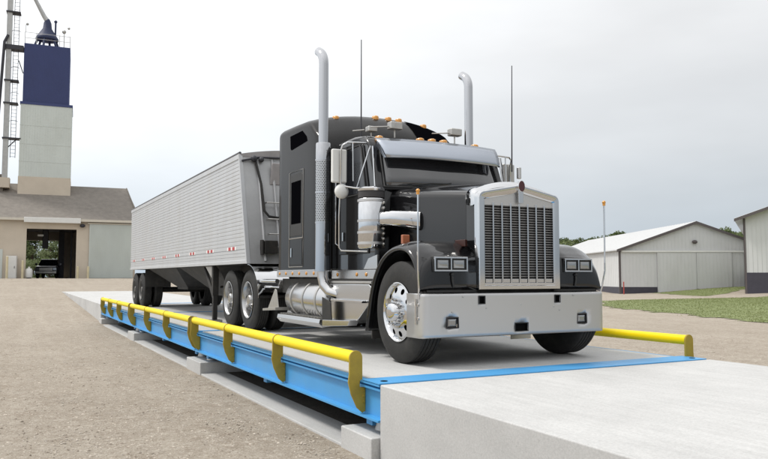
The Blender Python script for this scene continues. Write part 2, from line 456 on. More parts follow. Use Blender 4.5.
# loose stones on the gravel (uncountable)
def stones(name, count, material, rmin, rmax, seed):
    rnd = random.Random(seed); m = MB()
    base = [(0, 0, 1), (0.95, 0, 0.1), (0.3, 0.9, 0.1), (-0.8, 0.55, 0.1), (-0.75, -0.6, 0.1), (0.3, -0.95, 0.1), (0, 0, -0.4)]
    fs = [(0, 1, 2), (0, 2, 3), (0, 3, 4), (0, 4, 5), (0, 5, 1)]
    k = 0
    while k < count:
        d = 2.6 + 20 * rnd.random() ** 1.7
        a = R(rnd.uniform(-10, 66)); x = cam.location.x + d * math.sin(a); y = cam.location.y + d * math.cos(a)
        if -0.12 < x < 4.45 and y < 40: continue
        k += 1
        r = rnd.uniform(rmin, rmax) * (0.5 + rnd.random()); q = rnd.uniform(0, 6.28)
        sx, sy, sz = r * rnd.uniform(0.7, 1.3), r * rnd.uniform(0.7, 1.3), r * rnd.uniform(0.35, 0.75)
        c, s_ = math.cos(q), math.sin(q); zz = gz(x, y) + wob(x, y)
        m.add([(x + (v[0] * c - v[1] * s_) * sx, y + (v[0] * s_ + v[1] * c) * sy, zz + v[2] * sz) for v in base[:6]], fs)
    o = m.build(name, material, smooth=0); o['kind'] = 'stuff'; return o
tag(stones('loose_gravel', 34000, 'stone', 0.004, 0.013, 3), 'loose pale stones scattered over the tan gravel yard', 'gravel')
tag(stones('dark_gravel', 12000, 'stone_dark', 0.004, 0.013, 5), 'darker brown stones scattered over the gravel yard', 'gravel')

# lawn sheets
def sheet(name, poly_fn, x0, x1, y0, y1, st, material, dz):
    m = MB(); idx = {}
    nx, ny = int((x1 - x0) / st), int((y1 - y0) / st)
    for j in range(ny):
        for i in range(nx):
            cx, cy = x0 + (i + .5) * st, y0 + (j + .5) * st
            if not poly_fn(cx, cy): continue
            q = []
            for dx, dy in ((0, 0), (1, 0), (1, 1), (0, 1)):
                k = (i + dx, j + dy)
                if k not in idx:
                    idx[k] = len(m.v); px, py = x0 + k[0] * st, y0 + k[1] * st; m.v.append((px, py, gz(px, py) + dz))
                q.append(idx[k])
            m.f.append(tuple(q))
    return m.build(name, material, smooth=80)
def edge_x(y):      # near edge of the big lawn
    pts = [(-30, 15), (0, 17.5), (10.4, 20.3), (15.9, 22.6), (22.2, 24.2), (26.5, 28.5), (27.8, 31)]
    for (a, b), (c, d) in zip(pts, pts[1:]):
        if a <= y <= c: return b + (d - b) * (y - a) / (c - a) + 0.25 * math.sin(y * 2.1) + 0.18 * math.sin(y * 5.3 + 1)
    return 1e9
def path_y(x):      # gravel lane centre
    return 28.3 + (x - 29.7) * 0.165 + 0.15 * math.sin(x * .7)
def lawn_a(x, y):
    return x > edge_x(y) and y < path_y(x) - 0.9
def lawn_b(x, y):
    return y > path_y(x) + 1.0 + 0.12 * math.sin(x * 1.3) and x > 43.2 + (y - 31) * 0.35 and (y - 40.03) < -0.52 * (x - 43.6) - 0.6 + (8 if x > 54.5 else 0)
struct(sheet('lawn', lawn_a, 14, 66, -30, 40, 0.4, 'lawn', 0.02), 'mown green lawn between the gravel yard and the lane')
struct(sheet('lawn', lawn_b, 40, 66, 28, 44, 0.4, 'lawn', 0.02), 'small rising lawn in front of the barn doors')
def blades(name, fn, x0, x1, y0, y1, count, seed):
    rnd = random.Random(seed); m = MB(); k = 0; tries = 0
    while k < count and tries < count * 8:
        tries += 1
        x, y = rnd.uniform(x0, x1), rnd.uniform(y0, y1)
        if not fn(x, y): continue
        k += 1
        z = gz(x, y) + 0.015; h = rnd.uniform(0.018, 0.042); a = rnd.uniform(0, 6.28); w = rnd.uniform(0.012, 0.026)
        lx, ly = rnd.uniform(-.06, .06), rnd.uniform(-.06, .06)
        c, s_ = math.cos(a) * w, math.sin(a) * w
        m.add([(x - c, y - s_, z), (x + c, y + s_, z), (x + lx, y + ly, z + h)], [(0, 1, 2)])
    o = m.build(name, 'grass_blade', smooth=0); o['kind'] = 'stuff'; return o
tag(blades('grass', lambda x, y: y > 6 and lawn_a(x + random.gauss(0, .28) - .05, y + random.gauss(0, .15)) and math.sin(x * 1.9 + 2 * math.sin(y * .8)) * math.sin(y * 1.4 + x * .3) > random.uniform(-1.6, .4) - .5, 20, 62, 6, 34, 110000, 1), 'short green grass of the lawn beside the gravel yard', 'grass')
tag(blades('grass', lawn_b, 42, 64, 28, 42, 16000, 2), 'short grass on the rise by the barn doors', 'grass')

# ------------------------------------------------------------------ scale: foundation, deck, beams
SW, SL = 4.16, 20.7
f = struct(MB().box(-0.06, 0.36, 0.02, SL - 0.02, -0.95, -0.637).build('footing_strip', 'concrete', bevel=0.008), 'pale concrete footing strip under the blue beam on the gravel side')
struct(MB().box(SW - 0.36, SW + 0.06, 0.02, SL - 0.02, -0.95, -0.637).build('footing_strip', 'concrete', bevel=0.008), 'pale concrete footing strip under the beam on the barn side')
struct(MB().box(0.36, SW - 0.36, 0.02, SL - 0.02, -0.95, -0.642).build('shade_floor', 'under_deck_shade'), 'dark floor standing in for the shade below the scale deck')  # floor coloured dark in place of the shade between the footings
JOINTS = [0.0, 6.9, 13.8, 20.7]
for y0, y1 in ((0.012, 0.655), (6.22, 7.22), (13.1, 14.1), (19.95, 20.69)):
    MB().box(-0.075, SW + 0.075, y0, y1, -0.92, -0.462).build('concrete_pier', 'concrete', f, bevel=0.012)
# near approach: flat slab, then a slope down behind the viewer
mb = MB().prism([(-0.004, -1.2), (-0.004, -0.006), (-7.5, -0.006), (-17, -0.60), (-17, -1.2)], 'x', 0.0, SW + 0.05)
struct(mb.build('approach_ramp', 'concrete', bevel=0.012), 'pale concrete approach slab butting against the blue steel strip')
mb = MB().prism([(SL + 0.004, -1.2), (SL + 0.004, -0.006), (38.2, 0.075), (41.0, 0.06), (41.0, -1.2)], 'x', -0.02, SW + 0.6)
struct(mb.build('approach_ramp', 'concrete', bevel=0.012), 'far concrete approach slab behind the trailer')

ts = thing('truck_scale', 'long blue steel truck scale with pale concrete deck under the truck', 'truck scale', (2.08, 10.35, -0.46))
for i in range(3):
    a, b = JOINTS[i], JOINTS[i + 1]
    ya = a + (0.345 if i == 0 else 0.075); yb = b - (0.075 if i < 2 else 0.34)
    MB().box(0.102, SW - 0.102, ya, yb, -0.17, -0.004).build('deck_panel', 'concrete_deck', ts, bevel=0.004)
    MB().box(0.104, SW - 0.104, a + .02, b - .02, -0.182, -0.172).build('bounce_cut_plate', 'dark_steel', ts)  # added dark plate, cuts light bouncing off the deck underside
    for xx in (0.95, 1.75, 2.41, 3.21):
        MB().box(xx - .05, xx + .05, a + .08, b - .08, -0.44, -0.183).build('light_block_beam', 'dark_steel', ts)  # added beams, block light coming in under the deck from the side
    for side in (0, 1):
        m = MB()
        # channel beam: lip, recessed gap, web, bottom flange
        pr = [(0.0, -0.012), (0.10, -0.012), (0.10, -0.335), (-0.012, -0.335), (-0.012, -0.318), (0.055, -0.311), (0.055, -0.075), (0.010, -0.070), (0.010, -0.052), (0.055, -0.047), (0.055, -0.034), (0.0, -0.030)]
        m.prism(pr, 'y', a + 0.012, b - 0.012)
        if side: m = m.mirror(SW / 2)
        m.build('side_beam', 'blue_steel', ts, smooth=25)
    for q in (0.06, 0.5, 0.94):
        yy = a + (b - a) * q
        MB().box(0.105, SW - 0.105, yy - 0.06, yy + 0.06, -0.43, -0.19).build('cross_beam', 'blue_steel', ts, bevel=0.004)
    for q in (0.045, 0.955):
        for xx in (0.22, SW - 0.22):
            yy = a + (b - a) * q
            MB().cyl((xx, yy, -0.465), (xx, yy, -0.335), 0.10, 0.07, 20).build('load_cell', 'galvanised', ts)
# steel cover strips across the ends and joints
for (a, b) in ((0.0, 0.34), (6.83, 6.97), (13.73, 13.87), (20.365, 20.7)):
    n = 3 if b - a > 0.2 else 1
    for k in range(n):
        x0, x1 = SW * k / n + (0.003 if k else -0.004), SW * (k + 1) / n - (0.003 if k < n - 1 else -0.004)
        MB().box(x0, x1, a, b, -0.008, 0.004).build('cover_strip', 'blue_steel', ts, bevel=0.002)
for xx in (0.10, SW - 0.1):
    MB().cyl((xx, 0.11, 0.004), (xx, 0.11, 0.0075), 0.033, None, 18).build('bolt_hole', 'hole_black', ts)

# ------------------------------------------------------------------ guard rails
def guard_rail(mirror, label):
    t = thing('guard_rail', label, 'guard rail', (SW if mirror else 0.0, 10.35, -0.3), group='guard rails along the scale')
    RX, RZ, RR = -0.043, 0.19, 0.057
    def put(m, name, mt, **kw):
        if mirror: m = m.mirror(SW / 2)
        return m.build(name, mt, t, **kw)
    y_near = 0.27 if mirror else 0.40
    segs = [(y_near + 0.01, 6.80), (7.0, 13.72), (13.92, 20.0)]
    for a, b in segs:
        put(MB().cyl((RX, a, RZ), (RX, b, RZ), RR, None, 24), 'rail_tube', 'yellow_paint')
    ysp = [y_near, 2.55, 4.70, 6.79, 7.01, 9.25, 11.5, 13.71, 13.93, 16.1, 18.1, 20.0]
    for y in ysp:
        # plate: round head over the tube, straight sides, tapering foot bolted to the beam web
        r = RR + 0.008
        pts = arc((RX, RZ), r, 180, 0, 12)
        pts += [(0.0225, 0.10), (0.0225, -0.022), (-0.003, -0.026), (-0.003, -0.079), (0.0535, -0.083), (0.0535, -0.300), (0.022, -0.3105), (-0.03, -0.265), (-0.09, -0.14), (-0.118, -0.03), (RX - r, 0.05)]
        post = put(MB().prism(pts, 'y', y - 0.011, y + 0.011), 'post', 'yellow_shaded', smooth=30, bevel=0.003)
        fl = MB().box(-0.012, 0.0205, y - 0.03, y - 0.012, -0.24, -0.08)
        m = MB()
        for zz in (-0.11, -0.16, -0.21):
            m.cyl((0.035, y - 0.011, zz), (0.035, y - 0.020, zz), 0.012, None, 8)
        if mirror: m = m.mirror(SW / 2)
        m.build('bolt', 'yellow_shaded', post, kind='stuff')
    return t
guard_rail(False, 'yellow pipe guard rail on the gravel side, running past the trailer wheels')
guard_rail(True, 'yellow pipe guard rail on the barn side, half hidden behind the truck')

# ------------------------------------------------------------------ tractor
XC = 2.08
tr = thing('semi_truck', 'black long-nosed semi truck with chrome grille, bumper and exhaust stacks', 'truck', (XC, 3.5, 0))
OFF = Vector((XC, 3.5, 0))
def put(m, name, mt, parent=None, **kw):
    return m.build(name, mt, parent or tr, off=OFF, **kw)
def both(m, name, mt, parent=None, **kw):
    return put(m, name, mt, parent, **kw), put(m.mirror(XC), name, mt, parent, **kw)

# chassis
put(MB().box(1.63, 1.72, 1.0, 8.75, 0.72, 0.98), 'frame_rail', 'chassis')
put(MB().box(2.44, 2.53, 1.0, 8.75, 0.72, 0.98), 'frame_rail', 'chassis')
put(MB().box(1.15, 3.01, 1.21, 1.33, 0.40, 0.54), 'front_axle', 'chassis')
put(MB().box(1.66, 2.50, 0.95, 2.9, 0.55, 1.25), 'engine_block', 'chassis')
put(MB().box(1.3, 2.86, 0.80, 0.92, 0.5, 0.80), 'cross_member', 'chassis')
for y in (6.68, 7.9):
    put(MB().cyl((1.2, y, 0.52), (2.96, y, 0.52), 0.10, None, 16).sphere((2.08, y, 0.52), 0.24), 'drive_axle', 'chassis')
put(MB().prism([(1.62, 1.0), (2.54, 1.0), (2.62, 1.14), (1.54, 1.14)], 'y', 6.8, 7.7), 'fifth_wheel', 'chassis')
put(MB().box(1.3, 2.86, 5.42, 6.1, 0.985, 1.01), 'deck_plate', 'dull_aluminium')

# bumper (grid with real openings)
def bumper():
    holes = [(1.530, 1.602, 0.648, 0.722), (2.558, 2.630, 0.648, 0.722), (2.000, 2.172, 0.345, 0.425), (1.135, 1.27, 0.40, 0.508), (2.89, 3.025, 0.40, 0.508)]
    Z0, Z1 = 0.300, 0.757
    zb = sorted({Z0, Z0 + 0.012, Z1 - 0.012, Z1} | {h[2] for h in holes} | {h[3] for h in holes} | {0.57, 0.61})
    xb = sorted({h[0] for h in holes} | {h[1] for h in holes} | {0.93 + 0.115 * k for k in range(21)})
    xb = [x for x in xb if 0.9 < x < 3.26]
    path = [(0.842, 1.02), (0.842, 0.80), (0.845, 0.755), (0.858, 0.722), (0.885, 0.702)]
    path += [(x, 0.680 + 0.018 * ((x - XC) / 1.2) ** 2) for x in xb]
    path += [(2 * XC - x, y) for x, y in reversed(path[:5])]
    m = MB(); nz = len(zb)
    for x, y in path:
        for z in zb:
            dy = 0.012 if z in (Z0, Z1) else 0.0
            m.v.append((x, y + dy, z))
    for i in range(len(path) - 1):
        for j in range(nz - 1):
            cx = (path[i][0] + path[i + 1][0]) / 2; cz = (zb[j] + zb[j + 1]) / 2
            if any(h[0] < cx < h[1] and h[2] < cz < h[3] for h in holes): continue
            a = i * nz + j; m.f.append((a, a + nz, a + nz + 1, a + 1))
    o = put(m, 'bumper', 'bumper_steel', smooth=50)
    so = o.modifiers.new('thickness', 'SOLIDIFY'); so.thickness = 0.008; so.offset = -1
    for h in holes[:3]:
        put(MB().box(h[0] - .02, h[1] + .02, 0.72, 0.80, h[2] - .02, h[3] + .02), 'tow_pocket', 'hole_black', o)
        e = 0.007
        fr = MB()
        fr.box(h[0] - e, h[1] + e, 0.677, 0.70, h[3], h[3] + e); fr.box(h[0] - e, h[1] + e, 0.677, 0.70, h[2] - e, h[2])
        fr.box(h[0] - e, h[0], 0.677, 0.70, h[2], h[3]); fr.box(h[1], h[1] + e, 0.677, 0.70, h[2], h[3])
        put(fr, 'pocket_rim', 'black_satin', o)
    for h in holes[3:]:
        e = 0.005
        fr = MB()
        fr.box(h[0] - e, h[1] + e, 0.684, 0.71, h[3] - .004, h[3] + e); fr.box(h[0] - e, h[1] + e, 0.684, 0.71, h[2] - e, h[2] + .004)
        fr.box(h[0] - e, h[0] + .004, 0.684, 0.71, h[2] + .004, h[3] - .004); fr.box(h[1] - .004, h[1] + e, 0.684, 0.71, h[2] + .004, h[3] - .004)
        fl = put(fr, 'fog_lamp_frame', 'grille_dark', o, bevel=0.003)
        put(MB().box(h[0], h[1], 0.72, 0.77, h[2], h[3]), 'fog_lamp', 'grille_dark', o)
        put(MB().loft([[(h[0] + q, yy, h[2] + q), (h[1] - q, yy, h[2] + q), (h[1] - q, yy, h[3] - q), (h[0] + q, yy, h[3] - q)] for yy, q in ((0.735, .016), (0.700, .016), (0.692, .034))]), 'fog_lens', 'lamp_glass', o, smooth=20)
    bo = MB()
    for x, z in ((1.33, 0.72), (1.62, 0.60), (2.08, 0.63), (2.54, 0.60), (2.83, 0.72), (2.62, 0.56), (1.20, 0.56)):
        bo.sphere((x, 0.682, z), 0.010, 10, 6, (1, .5, 1))
    put(bo, 'bumper_bolt', 'dull_aluminium', o)
    for zz in (0.50, 0.64):
        put(MB().cyl((0.834, 0.78, zz), (0.842, 0.78, zz), 0.016, None, 10), 'side_bolt', 'chrome', o)
    for s in (0, 1):
        b = MB().box(0.826, 0.834, 0.80, 0.82, 0.44, 0.70)
        put(b if not s else b.mirror(XC), 'bumper_trim', 'chrome', o)
    return o
bump = bumper()

# grille shell: peaked chrome surround
def grille():
    gx0, gx1 = 1.545, 2.66
    gc = (gx0 + gx1) / 2
    def crown(x, zs, zc):      # peaked top line
        return zs + (zc - zs) * (1 - abs(x - gc) / (gc - gx0)) ** 1.0
    # outline (outer) and opening (inner) rings in x,z
    n = 10
    outer = [(gx0, 0.790), (gx0, 1.78)]
    for k in range(5): t = R(180 - 22.5 * k); outer.append((gx0 + 0.07 + 0.07 * math.cos(t), 1.80 + 0.055 * math.sin(t)))
    outer += [(gx0 + 0.13 + (gc - gx0 - 0.13) * k / n, 1.868 + 0.078 * k / n) for k in range(n + 1)]
    outer = outer + [(2 * gc - x, z) for x, z in reversed(outer[:-1])]
    i0 = gx0 + 0.088; inner = [(i0, 0.845), (i0, 1.765)]
    ninn = len(outer) // 2 - 1
    for k in range(1, ninn): inner.append((i0 + (gc - i0) * k / (ninn - 0), 1.768 + 0.09 * (k / ninn)))
    inner.append((gc, 1.858))
    inner = inner[:len(outer) // 2] + [(gc, 1.858)]
    while len(inner) < len(outer) // 2 + 1: inner.insert(-1, inner[-2])
    inner = inner + [(2 * gc - x, z) for x, z in reversed(inner[:-1])]
    m = MB(); N = len(outer)
    rings = [[(x, 0.78, z) for x, z in outer], [(x, 0.715, z) for x, z in outer]]
    sh = lambda p, q, t: (p[0] + (q[0] - p[0]) * t, p[1] + (q[1] - p[1]) * t)
    rings.append([(sh(p, q, .12)[0], 0.700, sh(p, q, .12)[1]) for p, q in zip(outer, inner)])
    rings.append([(sh(p, q, .75)[0], 0.700, sh(p, q, .75)[1]) for p, q in zip(outer, inner)])
    rings.append([(q[0], 0.715, q[1]) for q in inner])
    rings.append([(q[0], 0.77, q[1]) for q in inner])
    m.loft(rings, caps=False)
    g = put(m, 'grille_shell', 'chrome', smooth=40)
    # bottom bar
    put(MB().box(i0 - .004, 2 * gc - i0 + .004, 0.708, 0.77, 0.838, 0.862), 'grille_sill', 'chrome', g, bevel=0.004)
    # peaked top panel behind the shell
    put(MB().prism([(i0 - .01, 1.705), (2 * gc - i0 + .01, 1.705), (2 * gc - i0 + .01, 1.772), (gc, 1.868), (i0 - .01, 1.772)], 'y', 0.728, 0.75), 'grille_header', 'bumper_steel', g, bevel=0.003)
    # louvers
    lv = MB(); z = 0.872
    while z < 1.70:
        lv.box(i0, 2 * gc - i0, 0.744, 0.768, z, z + 0.0115)
        z += 0.0275
    put(lv, 'louver', 'louver_grey', g, smooth=0, kind='stuff')
    put(MB().box(i0 - .005, 2 * gc - i0 + .005, 0.80, 0.82, 0.85, 1.72), 'radiator', 'grille_dark', g)
    for k in range(1, 8):
        x = i0 + (2 * (gc - i0)) * k / 8
        put(MB().box(x - 0.009, x + 0.009, 0.716, 0.745, 0.862, 1.735), 'grille_bar', 'chrome', g, bevel=0.003)
    for k in range(8):
        x = i0 + (2 * (gc - i0)) * (k + .5) / 8
        put(MB().box(x - 0.045, x + 0.045, 0.722, 0.745, 0.866, 0.905), 'grille_foot', 'chrome', g, bevel=0.003)
    # emblem: oval badge on a chrome plate
    e = put(MB().prism([(gc - .03, 1.735), (gc + .03, 1.735), (gc + .034, 1.86), (gc + .04, 1.98), (gc - .04, 1.98), (gc - .034, 1.86)], 'y', 0.682, 0.70), 'emblem_plate', 'chrome', g, bevel=0.006)
    ov = MB(); ov.loft([[(gc + math.cos(t) * rx, y, 1.925 + math.sin(t) * rz) for t in [2 * math.pi * k / 24 for k in range(24)]] for rx, rz, y in ((.042, .060, .69), (.042, .060, .672), (.036, .053, .666))], caps=True)
    put(ov, 'emblem', 'dark_red', g, smooth=40)
    ring = MB(); ring.loft([[(gc + math.cos(t) * rx, y, 1.925 + math.sin(t) * rz) for t in [2 * math.pi * k / 24 for k in range(24)]] for rx, rz, y in ((.047, .065, .70), (.047, .065, .674), (.042, .060, .670))], caps=False)
    put(ring, 'emblem_rim', 'chrome', g)
    return g, gc
gr, GC = grille()

# hood: lofted from the grille back to the cowl
def hood_ring(y, hw, zb, zs, zc, rad, xc):
    pts = []
    pts += [(xc - hw, y, zb)]
    for k in range(7):
        t = R(180 - 15 * k); pts.append((xc - hw + rad + rad * math.cos(t), y, zs - rad * 0.9 + rad * 0.9 * math.sin(t)))
    m = 6
    for k in range(1, m + 1):
        u = k / m; pts.append((xc - hw + rad + (hw - rad) * u, y, zs + (zc - zs) * (1 - (1 - u) ** 1.8)))
    pts += [(2 * xc - p[0], p[1], p[2]) for p in reversed(pts[:-1])]
    return pts
def lerp(a, b, t): return a + (b - a) * t
rings = []
for k in range(9):
    t = k / 8
    rings.append(hood_ring(lerp(0.985, 2.20, t), lerp(0.525, 0.80, t ** 0.9), 0.80, lerp(1.885, 2.02, t), lerp(1.985, 2.10, t), lerp(0.10, 0.13, t), lerp(GC, XC, t)))
hood = put(MB().loft(rings, closed=False), 'hood', 'black_gloss', smooth=50)
# chrome crown behind the grille shell
rings = [hood_ring(y, hw, zb, zs, zc, rd, GC) for y, hw, zb, zs, zc, rd in ((0.772, 0.548, 1.72, 1.852, 1.930, 0.07), (0.80, 0.565, 1.70, 1.885, 1.968, 0.085), (0.86, 0.560, 1.70, 1.905, 1.995, 0.095), (0.95, 0.545, 1.72, 1.908, 2.004, 0.10), (0.99, 0.532, 1.76, 1.90, 1.998, 0.10))]
put(MB().loft(rings, closed=False), 'hood_crown', 'chrome', gr, smooth=60)
# hood side behind the shell
rings = [hood_ring(y, hw, 0.80, zs, zc, 0.09, GC) for y, hw, zs, zc in ((0.775, 0.520, 1.80, 1.86), (1.0, 0.524, 1.86, 1.95))]
put(MB().loft(rings, closed=False), 'hood_nose', 'black_gloss', hood, smooth=50)
both(MB().box(1.50, 1.535, 0.90, 1.10, 1.255, 1.335), 'side_marker', 'marker_dark', hood, bevel=0.008)
put(MB().box(1.0, 1.16, 0, 0, 0, 0) if False else MB().tube([(1.50, 2.06, 2.055), (1.75, 2.03, 2.09), (2.0, 2.05, 2.10), (2.1, 2.10, 2.12)], 0.010, 6), 'wiper', 'black_satin')
put(MB().tube([(2.25, 2.06, 2.09), (2.5, 2.06, 2.07), (2.7, 2.10, 2.06)], 0.010, 6), 'wiper', 'black_satin')

# fenders
def fender():
    PO = [(2.02, 0.30), (1.965, 0.50), (1.905, 0.72), (1.80, 0.93), (1.63, 1.115), (1.42, 1.215), (1.20, 1.243), (1.02, 1.205), (0.895, 1.105), (0.82, 0.98), (0.775, 0.87), (0.755, 0.790)]
    PI = [(2.04, 0.30), (1.985, 0.52), (1.925, 0.76), (1.82, 0.99), (1.65, 1.185), (1.43, 1.295), (1.22, 1.325), (1.03, 1.295), (0.905, 1.225), (0.815, 1.165), (0.768, 1.10), (0.752, 0.790)]
    def cat(P, n=4):
        out = []
        for i in range(len(P) - 1):
            p0, p1, p2, p3 = P[max(i - 1, 0)], P[i], P[i + 1], P[min(i + 2, len(P) - 1)]
            for k in range(n):
                t = k / n
                out.append(tuple(0.5 * (2 * p1[a] + (-p0[a] + p2[a]) * t + (2 * p0[a] - 5 * p1[a] + 4 * p2[a] - p3[a]) * t * t + (-p0[a] + 3 * p1[a] - 3 * p2[a] + p3[a]) * t ** 3) for a in (0, 1)))
        out.append(P[-1]); return out
    A, B = cat(PO), cat(PI)
    rings = []
    for (ya, za), (yb, zb) in zip(A, B):
        # cross-section from inner lip, outer lip, crown, to the hood side
        c = (1.27, 0.55); dy, dz = c[0] - ya, c[1] - za; L = math.hypot(dy, dz); dy /= L; dz /= L
        front = sstep(1.15, 0.80, ya)
        sec = [(0.905, ya + dy * 0.035, za + dz * 0.035), (0.855, ya + dy * 0.03, za + dz * 0.03), (0.842, ya + dy * 0.012, za + dz * 0.012)]
        for x, t in ((0.846, 0.06), (0.865, 0.28), (0.90, 0.50), (0.96, 0.78), (1.02, 0.94), (1.10, 1.0), (1.30, 1.03), (1.56, 1.0)):
            sec.append((x, ya + (yb - ya) * t, za + (zb - za) * t))
        rings.append(sec)
    return MB().loft(rings, closed=False)
for mirrored in (False, True):
    m = fender()
    if mirrored: m = m.mirror(XC)
    fe = put(m, 'fender', 'black_gloss', smooth=55)
    so = fe.modifiers.new('thickness', 'SOLIDIFY'); so.thickness = 0.012; so.offset = -1
    mm = (lambda q: q.mirror(XC)) if mirrored else (lambda q: q)
    put(mm(MB().box(1.0, 1.50, 0.80, 0.87, 0.80, 1.12)), 'fender_front', 'black_gloss', fe, bevel=0.01)
    put(mm(MB().box(0.93, 1.55, 0.755, 0.80, 0.765, 0.79)), 'fender_lower_trim', 'black_satin', fe)
    # headlamp: bezel + two square lamps
    x0, x1, z0, z1 = 1.005, 1.415, 0.985, 1.137
    bz = MB(); e = 0.016
    bz.box(x0, x1, 0.715, 0.77, z1 - e, z1); bz.box(x0, x1, 0.715, 0.77, z0, z0 + e)
    for xx in (x0, (x0 + x1) / 2 - e / 2, x1 - e): bz.box(xx, xx + e, 0.7155, 0.77, z0 + e, z1 - e)
    hl = put(mm(bz), 'headlamp_bezel', 'chrome', fe, bevel=0.004)
    put(mm(MB().box(x0 - .004, x1 + .004, 0.74, 0.80, z0 - .004, z1 + .004)), 'headlamp_housing', 'black_satin', fe, bevel=0.006)
    for k in (0, 1):
        a = x0 + e + k * ((x1 - x0) / 2 - e / 2) + 0.024; b = a + (x1 - x0) / 2 - 1.5 * e - 0.048
        lens = MB()
        rr = []
        for yy, ins in ((0.739, 0), (0.728, 0.0), (0.722, 0.02)):
            rr.append([(a + ins, yy, z0 + e + .020 + ins), (b - ins, yy, z0 + e + .020 + ins), (b - ins, yy, z1 - e - .020 - ins), (a + ins, yy, z1 - e - .020 - ins)])
        lens.loft(rr)
        hlamp = put(mm(lens), 'headlamp', 'lamp_glass', fe, smooth=20)
    put(mm(MB().tube([(1.235, 0.748, 0.97), (1.235, 0.742, 0.90), (1.25, 0.744, 0.82)], 0.012, 6).sphere((1.235, 0.744, 0.955), 0.02, 8, 6)), 'hood_latch', 'black_satin', fe)
    # turn signal on the fender
    put(mm(MB().box(0.97, 1.06, 1.33, 1.38, 1.29, 1.395)), 'turn_signal', 'amber_dull', fe, bevel=0.01)
    put(mm(MB().cyl((1.015, 1.36, 1.24), (1.015, 1.36, 1.30), 0.02, None, 10)), 'signal_stalk', 'black_satin', fe)
# mud flap behind the front wheel
put(MB().box(0.95, 1.22, 2.045, 2.06, 0.20, 0.62), 'mud_flap', 'chassis'); put(MB().box(2.94, 3.26, 1.985, 2.0, 0.12, 0.55), 'mud_flap', 'dull_aluminium')

# bumper guide rods with amber tips
for xx, lean in ((0.832, -0.012), (2 * XC - 0.832, 0.05)):
    rod = put(MB().tube([(xx - lean * .6, 0.77, 0.70), (xx, 0.75, 0.80), (xx + lean, 0.745, 1.0), (xx + lean, 0.74, 1.775)], 0.0095, 8), 'guide_rod', 'chrome', bump)
    put(MB().cyl((xx + lean, 0.74, 1.772), (xx + lean, 0.74, 1.80), 0.017, None, 10).sphere((xx + lean, 0.74, 1.812), 0.022, 10, 7), 'rod_light', 'amber', bump)

# cab
prof = [(2.24, 0.98), (2.20, 2.03), (2.225, 2.08), (2.44, 2.60), (2.50, 2.68), (2.62, 2.735), (2.9, 2.77), (3.40, 2.77), (3.44, 2.72), (3.44, 0.98)]
cab = put(MB().prism(prof, 'x', 1.10, 3.06), 'cab', 'black_gloss', smooth=30, bevel=0.05, bseg=4)
# windshield (curved)
def windshield():
    m = MB(); n = 20; rows = []
    for j in range(5):
        v = j / 4; row = []
        for i in range(n + 1):
            u = -1 + 2 * i / n; hw = lerp(0.875, 0.835, v)
            x = XC + u * hw
            bow = 0.115 * (1 - abs(u) ** 2.6)
            row.append((x, lerp(2.205, 2.425, v) - bow - 0.004, lerp(2.045, 2.585, v)))
        rows.append(row)
    m.loft(rows, closed=False); return m
ws = put(windshield(), 'windshield', 'windshield_glass', cab, smooth=60)
so = ws.modifiers.new('thickness', 'SOLIDIFY'); so.thickness = 0.012
n = 20
gsk = []
for v, rng in ((0.0, range(n + 1)), (1.0, range(n, -1, -1))):
    for i in rng:
        u = -1 + 2 * i / n; hw = lerp(0.885, 0.845, v)
        gsk.append((XC + u * hw, lerp(2.202, 2.43, v) - 0.115 * (1 - abs(u) ** 2.6) - .006, lerp(2.037, 2.592, v)))
put(MB().tube(gsk + gsk[:2], 0.013, 6), 'windshield_gasket', 'black_satin', cab)
# filler panels behind the bowed glass (cowl shelf and header)
put(MB().prism([(XC - .9, 2.26), (XC - .9, 2.20), (XC - .6, 2.09), (XC, 2.07), (XC + .6, 2.09), (XC + .9, 2.20), (XC + .9, 2.26)], 'z', 2.0, 2.032), 'cowl', 'black_paint', cab, bevel=0.005)
put(MB().prism([(XC - .86, 2.50), (XC - .86, 2.42), (XC - .5, 2.325), (XC, 2.31), (XC + .5, 2.325), (XC + .86, 2.42), (XC + .86, 2.50)], 'z', 2.592, 2.66), 'roof_header', 'black_paint', cab, bevel=0.005)
# sun visor
m = MB(); rows_o = []
for v in (0, .2, .4, .6, .8, 1):
    row = []
    for i in range(25):
        u = -1 + 2 * i / 24
        hw = lerp(0.925, 0.855, v)
        row.append((XC + u * hw, lerp(2.385, 2.20, v) - 0.12 * (1 - abs(u) ** 2.2) - 0.03 * math.sin(v * math.pi), lerp(2.675, 2.405, v)))
    rows_o.append(row)
m.loft(rows_o, closed=False)
visor = put(m, 'sun_visor', 'visor_steel', smooth=60)
so = visor.modifiers.new('thickness', 'SOLIDIFY'); so.thickness = 0.006
both(MB().prism([(2.39, 2.672), (2.196, 2.402), (2.24, 2.402), (2.46, 2.60)], 'x', 1.205, 1.213), 'visor_end', 'visor_steel', visor)
